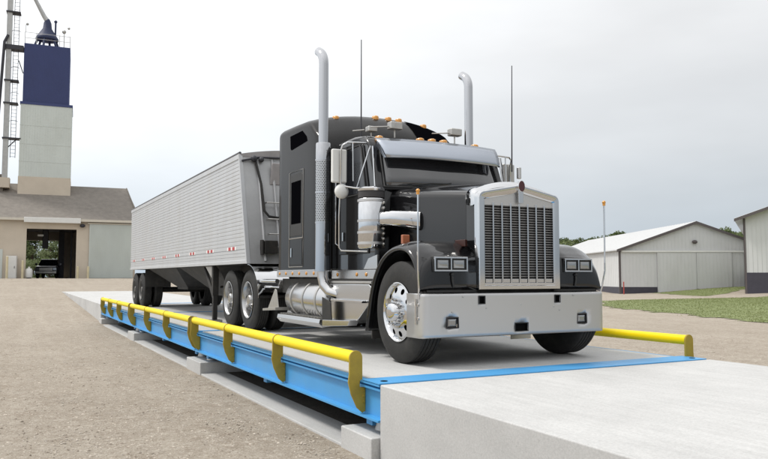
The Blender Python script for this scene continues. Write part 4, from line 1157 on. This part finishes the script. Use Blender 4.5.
# landing gear
for s in (1, -1):
    def X_(x): return XC + (x - XC) * s
    lx = 0.91
    lg = tput(MB().box(min(X_(lx - .06), X_(lx + .06)), max(X_(lx - .06), X_(lx + .06)), 9.12, 9.24, 0.55, 1.15).box(min(X_(lx - .045), X_(lx + .045)), max(X_(lx - .045), X_(lx + .045)), 9.135, 9.225, 0.05, 0.56), 'landing_leg', 'chassis', bevel=0.006)
    tput(MB().box(min(X_(lx - .13), X_(lx + .13)), max(X_(lx - .13), X_(lx + .13)), 9.05, 9.31, 0.008, 0.05), 'foot_pad', 'dull_aluminium', lg, bevel=0.006)
    tput(MB().tube([(X_(lx), 9.22, 0.45), (X_(lx + .02), 10.1, 1.12)], 0.035, 8), 'leg_brace', 'chassis', lg)
    tput(MB().prism([(9.95, 1.15), (9.2, 1.15), (9.25, 0.98), (9.40, 0.90)], 'x', min(X_(lx - .02), X_(lx - .005)), max(X_(lx - .02), X_(lx - .005))), 'leg_gusset', 'dull_aluminium', lg, bevel=0.004)
tput(MB().cyl((1.02, 9.18, 0.72), (2 * XC - 1.02, 9.18, 0.72), 0.025, None, 10), 'leg_shaft', 'chassis')
for y in (17.95, 19.25):
    tput(MB().cyl((1.2, y, 0.52), (2.96, y, 0.52), 0.075, None, 16), 'axle', 'chassis')
tput(MB().box(1.45, 1.6, 17.2, 19.7, 0.62, 0.95), 'suspension', 'chassis'); tput(MB().box(2.56, 2.71, 17.2, 19.7, 0.62, 0.95), 'suspension', 'chassis')
tput(MB().box(0.84, 1.5, 17.22, 17.235, 0.62, 1.15), 'mud_guard', 'chassis'); tput(MB().box(2.66, 3.32, 17.22, 17.235, 0.62, 1.15), 'mud_guard', 'chassis')
for right in (False, True):
    sx = (lambda x: 2 * XC - x) if right else (lambda x: x)
    for y in (17.95, 19.25): wheel(tl, OFT, (sx(0.835), y, 0.526), 'trailer', right)

# ------------------------------------------------------------------ grain elevator (left background)
EZ = 0.77
el = thing('grain_elevator', 'grain elevator with tan drive-through house, white tower and blue top section', 'building', (-1.803, 67.06, EZ), R(-4.5))
def eput(m, name, mt, parent=None, **kw): return m.build(name, mt, parent or el, off=(0, 0, 0), **kw)
ES0, ES1, ED = -16.0, 9.75, 12.6
D0, D1, DH = 0.41, 4.56, 4.5
# front wall around the doorway, side and back walls (back wall open too)
w = MB().box(ES0, D0, 0, 0.3, -0.6, 5.5).box(D1, ES1, 0, 0.3, -0.6, 5.5).box(D0, D1, 0, 0.3, DH, 5.5)
eput(w, 'front_wall', 'tan_wall', smooth=0)
eput(MB().box(ES0, -0.4, ED - .3, ED, -0.6, 5.5).box(2.8, ES1, ED - .3, ED, -0.6, 5.5).box(-0.4, 2.8, ED - .3, ED, 4.0, 5.5), 'back_wall', 'tan_wall', smooth=0)
eput(MB().box(ES1 - .3, ES1, 0.3, ED - .3, -0.6, 5.5), 'end_wall', 'tan_wall'); eput(MB().box(ES0, ES0 + .3, 0.3, ED - .3, -0.6, 5.5), 'end_wall', 'tan_wall')
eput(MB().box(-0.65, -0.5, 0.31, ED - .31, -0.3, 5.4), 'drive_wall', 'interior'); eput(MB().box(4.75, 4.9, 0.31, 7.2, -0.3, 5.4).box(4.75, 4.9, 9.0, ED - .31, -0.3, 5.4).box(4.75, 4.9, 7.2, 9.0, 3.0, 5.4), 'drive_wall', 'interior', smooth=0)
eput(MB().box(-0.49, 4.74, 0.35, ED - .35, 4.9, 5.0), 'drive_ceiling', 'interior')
eput(MB().box(1.55, 2.05, 4.4, 5.0, 2.9, 4.9), 'grain_spout', 'dark_steel', bevel=0.05)
eput(MB().box(2.95, 3.45, 8.0, 8.3, -0.1, 4.9), 'inner_post', 'dark_steel'); eput(MB().box(4.05, 4.2, 6.0, 6.2, -0.1, 4.9), 'inner_post', 'dark_steel')
lamp = eput(MB().box(1.2, 1.7, 2.6, 2.75, 3.95, 4.12), 'ceiling_lamp', 'white_plain')
# roof: hipped at the end in view
OV = 0.45; rz0, rz1 = 5.42, 9.25; ry = ED / 2
f0, f1 = -OV, ED + OV; e0, e1 = ES0 - OV, ES1 + OV
rp = [(e0, f0, rz0), (e1, f0, rz0), (e1, f1, rz0), (e0, f1, rz0), (e0, ry, rz1), (9.2, ry, rz1)]
rm = MB().add(rp + [(x, y, z - 0.16) for x, y, z in rp[:4]], [(0, 1, 5, 4), (2, 3, 4, 5), (1, 2, 5), (3, 0, 4), (0, 6, 7, 1), (1, 7, 8, 2), (2, 8, 9, 3), (3, 9, 6, 0), (9, 8, 7, 6)])
roof = eput(rm, 'roof', 'roof_shingle', smooth=0)
eput(MB().box(e0, e1, f0 - .03, f0 - .002, 5.22, 5.44), 'fascia', 'tan_trim', roof)
eput(MB().box(0.2, 4.9, -0.62, -0.06, 5.04, 5.50), 'door_header', 'white_plain', bevel=0.03)
eput(MB().tube([(e1 - .2, f0 + .1, rz0 + .12), (9.2, ry, rz1 + .02)], 0.06, 6), 'hip_cap', 'roof_shingle', roof)
# corrugated sliding door
sd = eput(MB().box(5.66, 9.55, -0.16, -0.06, 0.02, 5.02), 'sliding_door', 'silo_white')
m = MB()
for k in range(26): m.box(5.70 + k * 0.147, 5.76 + k * 0.147, -0.215, -0.158, 0.05, 5.0)
eput(m, 'door_rib', 'silo_white', sd, smooth=0, kind='stuff')
eput(MB().box(5.5, 9.7, -0.20, -0.05, 5.03, 5.16), 'door_track', 'tan_trim', sd)
eput(MB().box(5.66, 9.55, -0.19, -0.155, 2.45, 2.52), 'door_seam', 'silo_white', sd)
# wall lamp
wl = eput(MB().sphere((5.05, -0.22, 4.85), 0.24, 12, 8, (1, .8, .7)), 'wall_lamp', 'dark_steel'); eput(MB().cyl((5.05, -0.02, 4.95), (5.05, -0.2, 4.9), 0.05, None, 8), 'lamp_arm', 'dark_steel', wl)
eput(MB().box(-1.85, -1.45, -0.05, -0.002, 0.0, 2.6), 'side_door', 'silo_white')
# tower
T0, T1, TF, TB = -0.70, 3.86, 4.2, 8.7
tw = eput(MB().box(T0, T1, TF, TB, 6.2, 16.85), 'tower', 'silo_white')
eput(MB().box(T0 - .03, T1 + .03, TF - .03, TB + .03, 6.2, 9.75), 'tower_base', 'tan_wall', tw)
for z in (11.2, 12.9, 14.7): eput(MB().box(T0 - .02, T1 + .02, TF - .025, TF - .002, z, z + .05), 'panel_seam', 'silo_white', tw)
m = MB()
for k in range(20): m.box(T0 + 0.1 + k * 0.229, T0 + 0.16 + k * 0.229, TF - .02, TF - .001, 9.8, 16.8)
eput(m, 'tower_rib', 'silo_white', tw, smooth=0, kind='stuff')
B0, B1 = -0.56, 3.54
bl = eput(MB().box(B0, B1, TF + .1, TB - .1, 16.852, 22.75), 'tower_top', 'tower_blue')
eput(MB().box(T0 - .06, T1 + .04, TF - .06, TB + .06, 16.75, 17.0), 'tower_cornice', 'tower_blue', bl)
m = MB()
for k in range(26): m.box(B0 + 0.06 + k * 0.155, B0 + 0.11 + k * 0.155, TF + .075, TF + .099, 17.0, 22.7)
eput(m, 'blue_rib', 'tower_blue', bl, smooth=0, kind='stuff')
# roof railing
for x in (B0 + .05, B0 + 1.05, B1 - 1.0, B1 - .05):
    eput(MB().cyl((x, TF + .15, 22.75), (x, TF + .15, 23.9), 0.03, None, 6), 'railing_post', 'galvanised', bl)
for z in (23.3, 23.85): eput(MB().cyl((B0 + .05, TF + .15, z), (B1 - .05, TF + .15, z), 0.022, None, 6), 'railing_bar', 'galvanised', bl)
eput(MB().cyl((B0 + .1, TF + .15, 23.9), (B0 + .1, TF + .15, 24.6), 0.03, None, 6).sphere((B0 + .22, TF + .15, 24.65), 0.13, 8, 6), 'roof_lamp', 'galvanised', bl)
eput(MB().cyl((B1 - .6, TF + .3, 22.75), (B1 - .6, TF + .3, 24.3), 0.045, None, 6).sphere((B1 - .62, TF + .3, 24.35), 0.2, 8, 6).sphere((B1 - .2, TF + .3, 24.75), 0.13, 8, 6), 'roof_lamp', 'galvanised', bl)
# distributor hopper on legs, with spout rising to the leg head
hx, hy = 1.35, 6.0
ds = MB().lathe([(23.75, 0.02), (23.75, 1.05), (23.95, 1.05), (24.95, 0.42), (25.5, 0.36), (25.9, 0.20), (25.9, 0.01)], (hx, hy, 0), 'z', 16)
dst = eput(ds, 'distributor', 'tower_blue_dark', smooth=30)
for k in range(6):
    a_ = 2 * math.pi * k / 6 + 0.3
    eput(MB().tube([(hx + .85 * math.cos(a_), hy + .85 * math.sin(a_), 23.8), (hx + 1.25 * math.cos(a_), hy + 1.25 * math.sin(a_), 22.7)], 0.11, 8), 'distributor_leg', 'tower_blue_dark', dst)
eput(MB().cyl((hx + .75, hy - .3, 24.2), (hx + .75, hy - .3, 25.6), 0.09, None, 10).sphere((hx + .75, hy - .3, 25.65), 0.16, 8, 6), 'vent_pipe', 'tower_blue_dark', dst)
eput(MB().tube([(hx + .05, hy, 25.6), (hx - .35, hy, 26.2), (hx - 1.6, hy, 28.6), (hx - 4.2, hy, 33.4)], [0.26, 0.22, 0.16, 0.16], 10), 'spout', 'galvanised', dst)
# bucket-elevator leg with ladder and platforms
lg = eput(MB().box(-2.120, -1.670, TF + .1, TF + .75, 9.0, 36), 'elevator_leg', 'galvanised')
eput(MB().box(-2.350, -1.450, TF - .1, TF + 1.0, 8.6, 9.55), 'leg_boot', 'tan_wall', lg)
for x in (-1.480, -1.050):
    eput(MB().cyl((x, TF + .2, 11.5), (x, TF + .2, 36), 0.028, None, 6), 'ladder_rail', 'dark_steel', lg)
m = MB()
for k in range(70): m.cyl((-1.480, TF + .2, 11.6 + k * 0.35), (-1.050, TF + .2, 11.6 + k * 0.35), 0.018, None, 5)
eput(m, 'ladder_rung', 'dark_steel', lg, kind='stuff')
for z in (13.3, 16.7, 18.9, 22.0, 25.6, 28.5):
    eput(MB().box(-2.200, (T0 + .1 if z in (13.3, 22.0) else -0.950), TF - .05, TF + .95, z, z + (0.42 if z == 22.0 else 0.12)), 'platform', 'dark_steel', lg)
m = MB()
for z in (15.0, 17.7, 20.2, 23.8, 27.0):
    for k in range(9):
        t0, t1 = R(20 * k), R(20 * (k + 1))
        m.cyl((-1.265 + .36 * math.cos(t0), TF + .2 - .45 * math.sin(t0), z), (-1.265 + .36 * math.cos(t1), TF + .2 - .45 * math.sin(t1), z), 0.02, None, 5)
eput(m, 'ladder_cage', 'dark_steel', lg)
eput(MB().tube([(-1.950, TF - .1, 23.3), (-2.250, TF - .1, 22.6), (-2.600, TF - .1, 14.2), (-2.900, TF - .1, 9.2)], 0.13, 8), 'down_pipe', 'dark_steel', lg)
eput(MB().tube([(-1.000, TF + .3, 21.0), (T0 + .1, TF + .3, 19.8)], 0.05, 6), 'platform_brace', 'dark_steel', lg)
eput(MB().tube([(-1.700, TF + .3, 12.5), (-1.000, TF + .3, 13.3)], 0.05, 6), 'platform_brace', 'dark_steel', lg)
# small rooftop house left of the tower
eput(MB().box(-7.5, -2.0, 4.6, 8.0, 6.0, 9.9), 'roof_house', 'roof_shingle')

def world_from_el(s, d, z=0.0):
    a_ = R(-4.5); return Vector((-1.803 + s * math.cos(a_) - d * math.sin(a_), 67.06 + s * math.sin(a_) + d * math.cos(a_), EZ + z))
struct(MB().box(0.21, 4.74, -1.5, 16, -0.3, 0.03).build('drive_floor', 'concrete', el, off=(0, 0, 0))) if False else None
# things standing at the elevator front
bol = None
for s, d, h, lab in ((-0.97, -1.3, 1.9, 'pale yellow bollard beside the white cabinet at the elevator'), (0.22, -0.7, 1.55, 'pale yellow bollard by the white tank at the elevator doorway'),
                (4.74, -0.7, 1.05, 'short pale bollard right at the lamp side of the elevator doorway'), (5.62, -0.7, 1.05, 'short pale bollard at the edge of the corrugated sliding door')):
    p = world_from_el(s, d); p.z = gz(p.x, p.y)
    h += EZ - p.z
    t = thing('bollard', lab, 'bollard', p, group='bollards at the grain elevator')
    MB().cyl(p, p + Vector((0, 0, h)), 0.10, None, 14).build('post', 'bollard', t); MB().sphere(p + Vector((0, 0, h)), 0.10, 14, 8, (1, 1, .6)).build('cap', 'bollard', t)
p = world_from_el(-0.68, -0.45); p.z = gz(p.x, p.y)
t = thing('cabinet', 'white upright utility cabinet against the tan elevator wall', 'cabinet', p, R(-10.81))
MB().box(-.43, .43, -.25, .25, 0, 2.0).build('cabinet_body', 'white_plain', t, off=(0, 0, 0), bevel=0.03); MB().box(-.38, .38, -.265, -.25, 0.1, 1.9).build('cabinet_door', 'white_plain', t, off=(0, 0, 0)); MB().box(.26, .30, -.30, -.265, .9, 1.1).build('cabinet_handle', 'dark_steel', t, off=(0, 0, 0))
p = world_from_el(0.72, -0.35); p.z = gz(p.x, p.y)
t = thing('tank', 'small white round tank in the corner of the elevator doorway', 'tank', p)
MB().lathe([(0.08, 0.001), (0.08, 0.26), (0.18, 0.30), (0.75, 0.30), (0.88, 0.22), (0.93, 0.08)], p, 'z', 20).build('tank_body', 'white_plain', t, smooth=40)
MB().cyl(p + Vector((0, 0, 0.9)), p + Vector((0, 0, 1.05)), 0.09, None, 12).build('collar', 'white_plain', t); MB().cyl(p, p + Vector((0, 0, 0.1)), 0.2, None, 14).build('foot_ring', 'dark_steel', t)
# dark pickup inside the drive-through
p = world_from_el(1.85, 6.2); p.z = gz(p.x, p.y)
pk = thing('pickup_truck', 'dark pickup truck parked inside the elevator drive-through', 'pickup', p, R(-10.82))
def kput(m, name, mt, parent=None, **kw): return m.build(name, mt, parent or pk, off=(0, 0, 0), **kw)
body = kput(MB().loft([[(-.98, y, z0), (.98, y, z0), (1.0, y, z1 - .15), (.9, y, z1), (-.9, y, z1), (-1.0, y, z1 - .15)] for y, z0, z1 in ((0, .5, 1.12), (.25, .42, 1.2), (1.5, .42, 1.3), (5.3, .42, 1.28), (5.4, .5, 1.25))]), 'body', 'car_paint', smooth=30)
kput(MB().loft([[(-.9, a, z), (.9, a, z), (.9, b_, z), (-.9, b_, z)] if z < 1.4 else [(-.74, a, z), (.74, a, z), (.74, b_, z), (-.74, b_, z)] for a, b_, z in ((1.35, 3.5, 1.28), (1.95, 3.35, 1.88), (2.1, 3.2, 1.93))]), 'cab', 'car_paint', smooth=20)
kput(MB().add([(-.8, 1.42, 1.36), (.8, 1.42, 1.36), (.68, 1.90, 1.84), (-.68, 1.90, 1.84)], [(0, 1, 2, 3)]), 'windshield', 'glass')
kput(MB().box(-.98, .98, -.12, 0.02, .48, .70), 'bumper', 'dull_aluminium', bevel=.02)
kput(MB().box(-.6, .6, -.03, 0.02, .74, 1.05), 'grille', 'dull_aluminium', bevel=.02)
for s in (-1, 1):
    kput(MB().box(s * .8 - .17, s * .8 + .17, -.03, .03, .80, 1.04), 'headlight', 'lamp_glass', bevel=.02)
    kput(MB().box(s * 1.12 - .1, s * 1.12 + .1, 1.6, 1.7, 1.3, 1.52), 'side_mirror', 'car_paint', bevel=.02)
    for y in (.95, 4.4):
        kput(MB().lathe([(-.12, .2), (-.13, .36), (-.09, .40), (.09, .40), (.13, .36), (.12, .2)], (s * .86, y, .40), 'x', 20), 'wheel', 'rubber')

# ------------------------------------------------------------------ barns (right background)
def barn(loc, rz, label, width, length, eave, peak, wain, doors, trim_z, ov, lamp=None, group='pale metal farm buildings'):
    t = thing('barn', label, 'barn', loc, rz, group)
    P = lambda m, n, mt, parent=None, **kw: m.build(n, mt, parent or t, off=(0, 0, 0), **kw)
    c = width / 2; low = -0.8
    g = MB().prism([(0, low), (width, low), (width, eave), (c, peak), (0, eave)], 'y', 0, 0.15)
    gw = P(g, 'gable_wall', 'barn_white', smooth=0)
    P(MB().prism([(0, low), (width, low), (width, eave), (c, peak), (0, eave)], 'y', length - .15, length), 'gable_wall', 'barn_white', smooth=0)
    sides = [P(MB().box(x, x + .15, .15, length - .15, low, eave - .02), 'side_wall', 'barn_white') for x in (0, width - .15)]
    # sheet ribs
    m = MB(); x = 0.23
    while x < width:
        top = eave + (peak - eave) * (1 - abs(x - c) / c); m.box(x - .02, x + .02, -.016, 0, wain, top - .12); x += 0.305
    P(m, 'wall_rib', 'barn_white', gw, smooth=0, kind='stuff')
    m = MB(); y = .3
    while y < length: m.box(-.016, 0, y - .02, y + .02, wain, eave - .05); y += 0.305
    P(m, 'wall_rib', 'barn_white', sides[0], smooth=0, kind='stuff')
    # roof slopes
    sl = (peak - eave) / c
    for s in (-1, 1):
        x_e = -ov if s < 0 else width + ov; z_e = eave - sl * ov
        pts = [(x_e, z_e + .03), (c, peak + .03), (c, peak + .12), (x_e, z_e + .12)]
        r_ = P(MB().prism(pts, 'y', -ov, length + ov), 'roof_slope', 'barn_roof', smooth=0)
        m = MB(); y = -ov + .1
        while y < length + ov:
            m.add([(x_e, y, z_e + .12), (x_e, y + .05, z_e + .12), (c, y + .05, peak + .12), (c, y, peak + .12), (x_e, y + .025, z_e + .15), (c, y + .025, peak + .15)], [(0, 4, 5, 3), (4, 1, 2, 5)]); y += 0.61
        P(m, 'roof_rib', 'barn_roof', r_, smooth=0, kind='stuff')
        P(MB().prism([(x_e, z_e - .10), (c, peak - .10), (c, peak + .125), (x_e, z_e + .125)], 'y', -ov - .04, -ov - .004), 'rake_trim', 'barn_trim', r_, smooth=0)
    P(MB().box(-.03, .12, -.03, -.001, low, eave - .05).box(-.03, -.001, -.03, .12, low, eave - .05), 'corner_trim', 'barn_trim', smooth=0)
    P(MB().box(width - .12, width + .03, -.03, -.001, low, eave - .05), 'corner_trim', 'barn_trim')
    edges = sorted([e for d in doors for e in d])
    spans = [(0.12, width - .12)] if not doors else [(0.12, edges[0]), (edges[-1], width - .12)]
    for a_, b_ in spans: P(MB().box(a_, b_, -.024, -.001, low, wain), 'wainscot', 'barn_dark', gw)
    P(MB().box(-.024, -.001, .12, length, low, wain), 'wainscot', 'barn_dark', sides[0])
    for a_, b_ in doors:
        d = P(MB().box(a_ + .012, b_ - .012, -.12, -.05, -0.02, trim_z), 'sliding_door', 'barn_white')
        m = MB(); x = a_ + .2
        while x < b_ - .1: m.box(x - .02, x + .02, -.136, -.12, 0.05, trim_z - .05); x += 0.305
        P(m, 'door_rib', 'barn_white', d, smooth=0, kind='stuff')
        P(MB().box(a_ + .012, a_ + .06, -.14, -.12, 0, trim_z), 'door_stile', 'barn_white', d)
    if doors:
        P(MB().box(0.15, width - .15, -.18, -.02, trim_z + .01, trim_z + .16), 'door_track', 'white_plain', gw)
        P(MB().box(edges[1] - .02, edges[1] + .10, -.19, -.14, .35, .46), 'door_latch', 'barn_trim', gw)
    if lamp: P(MB().sphere((lamp[0], -.12, lamp[1]), 0.2, 10, 8, (1.2, .8, .8)), 'gable_lamp', 'barn_trim', gw)
    return t
barn((43.604, 40.027, -0.55), R(-27.513), 'pale metal barn with low gable and two closed sliding doors behind the lawn', 13.1, 32, 3.78, 6.10, 0.60, [(3.2, 6.55), (6.55, 9.6)], 3.56, 0.3, (6.45, 4.45))
barn((46.79, 30.47, 0.0), R(-55.5), 'tall pale metal shed with charcoal base and roof overhang beside the barn', 15.0, 22, 5.42, 8.1, 1.24, [], 3, 0.62)
# red marker stakes
for x, y, h, lab in ((47.9, 29.3, 1.1, 'small red stake standing before the tall shed'), (42.9, 38.9, 1.0, 'red stake at the corner of the low barn')):
    zz = gz(x, y); t = thing('marker_stake', lab, 'stake', (x, y, zz), group='red stakes by the farm buildings')
    MB().cyl((x, y, zz - .05), (x, y, zz + h), 0.045, None, 8).build('stake', 'red_paint', t); MB().cyl((x, y, zz + h), (x, y, zz + h + .06), 0.06, .03, 8).build('cap', 'red_paint', t)

# ------------------------------------------------------------------ trees
def tree_meshes(seed, h, rw, leafn, mname):
    rnd = random.Random(seed)
    tm = MB(); tm.tube([(0, 0, 0), (0.05, 0.02, h * .25), (0.02, -.04, h * .5), (.08, 0, h * .8)], [h * .032, h * .026, h * .018, h * .006], 8)
    blobs = []
    for k in range(11):
        a_ = rnd.uniform(0, 6.28); zz = h * rnd.uniform(.32, .92); rr = rw * rnd.uniform(.2, .75) * (1 - max(0, zz / h - .6))
        b_ = Vector((math.cos(a_) * rr, math.sin(a_) * rr, zz)); blobs.append((b_, rw * rnd.uniform(.28, .5)))
        tm.tube([(0, 0, zz * .62), tuple(b_ * .5 + Vector((0, 0, zz * .36))), tuple(b_)], [h * .014, h * .009, h * .003], 5)
    cm = MB()
    for k in range(leafn):
        b_, br = rnd.choice(blobs)
        d = Vector((rnd.gauss(0, 1), rnd.gauss(0, 1), rnd.gauss(0, 1))).normalized() * br * rnd.random() ** .4
        p = b_ + Vector((d.x, d.y, d.z * .8)); s = rnd.uniform(.10, .22) * h / 7
        u = Vector((rnd.gauss(0, 1), rnd.gauss(0, 1), rnd.gauss(0, 1))).normalized(); w_ = u.orthogonal().normalized()
        cm.add([p - u * s, p + w_ * s * .6, p + u * s, p - w_ * s * .6], [(0, 1, 2, 3)])
    return tm, cm
variants = []
def tree(loc, var, sc, rz, label, group, sink=0.05, name='tree'):
    if not variants:
        for sd, h, rw, ln, mt in ((1, 7.5, 3.4, 2600, 'leaf'), (2, 8.2, 3.0, 2600, 'leaf_dark'), (3, 6.8, 3.6, 2600, 'leaf')):
            a_, b_ = tree_meshes(sd, h, rw, ln, mt)
            ta = a_.build('trunk', 'bark', None, off=(0, 0, 0), smooth=60); cb = b_.build('crown', mt, None, off=(0, 0, 0), smooth=0)
            variants.append((ta.data, cb.data)); bpy.data.objects.remove(ta); bpy.data.objects.remove(cb)
    z = gz(loc[0], loc[1]) - sink
    t = thing(name, label, name, (loc[0], loc[1], z), rz if rz else 0.01, group)
    sc *= 0.87; t.scale = (sc, sc, sc)
    for nme, d in zip(('trunk', 'crown'), variants[var]):
        o = bpy.data.objects.new(nme, d); COL.objects.link(o); o.parent = t
def at(px, depth):
    fx, fy = math.sin(YAW), math.cos(YAW); k = (px - 384) / 723.768 * depth
    return (cam.location.x + fx * depth + fy * k, cam.location.y + fy * depth - fx * k)
rnd = random.Random(11)
for k, (px, dp, v, s) in enumerate(((552, 108, 0, 1.02), (561, 112, 1, .98), (569, 106, 2, 1.04), (577, 114, 0, 1.08), (585, 110, 2, 1.06), (593, 118, 1, 1.04), (602, 116, 0, 1.08), (611, 112, 2, 1.22), (619, 116, 1, 1.16), (628, 120, 0, 1.1), (711, 108, 0, 1.22), (718, 112, 2, 1.34), (726, 108, 1, 1.15), (734, 110, 0, 1.2), (742, 106, 2, 1.2), (752, 110, 1, 1.15))):
    tree(at(px, dp), v, s, rnd.uniform(.1, 6), ('pale green leafy tree rising behind the white barn roof', 'darker green tree rising behind the white barn roof', 'broad pale green tree rising behind the white barn roof')[v], 'trees behind the barns')
for k, (px, dp, v, s) in enumerate(((14, 100, 0, .9), (24, 104, 2, .86), (33, 102, 1, .84), (42, 105, 2, .80), (50, 101, 0, .82), (59, 104, 1, .86), (68, 102, 2, .9), (78, 104, 0, .9))):
    tree(at(px, dp), v, s, rnd.uniform(.1, 6), ('pale green tree seen through the elevator drive-through', 'darker green tree seen through the elevator drive-through', 'broad pale green tree seen through the elevator drive-through')[v], 'trees behind the elevator')

for k, (px, dp, v, s) in enumerate(((18, 92, 2, .62), (26, 94, 0, .58), (34, 92, 2, .6), (42, 95, 1, .56), (50, 93, 0, .6), (58, 94, 2, .62), (66, 92, 1, .6))):
    tree(at(px, dp), v, s, rnd.uniform(.1, 6), ('low pale green shrub', 'low darker green shrub', 'low broad green shrub')[v] + ' beyond the elevator drive-through', 'shrubs behind the elevator', 1.25, 'shrub')
for o in bpy.data.objects:
    if '_base' in o: del o['_base']
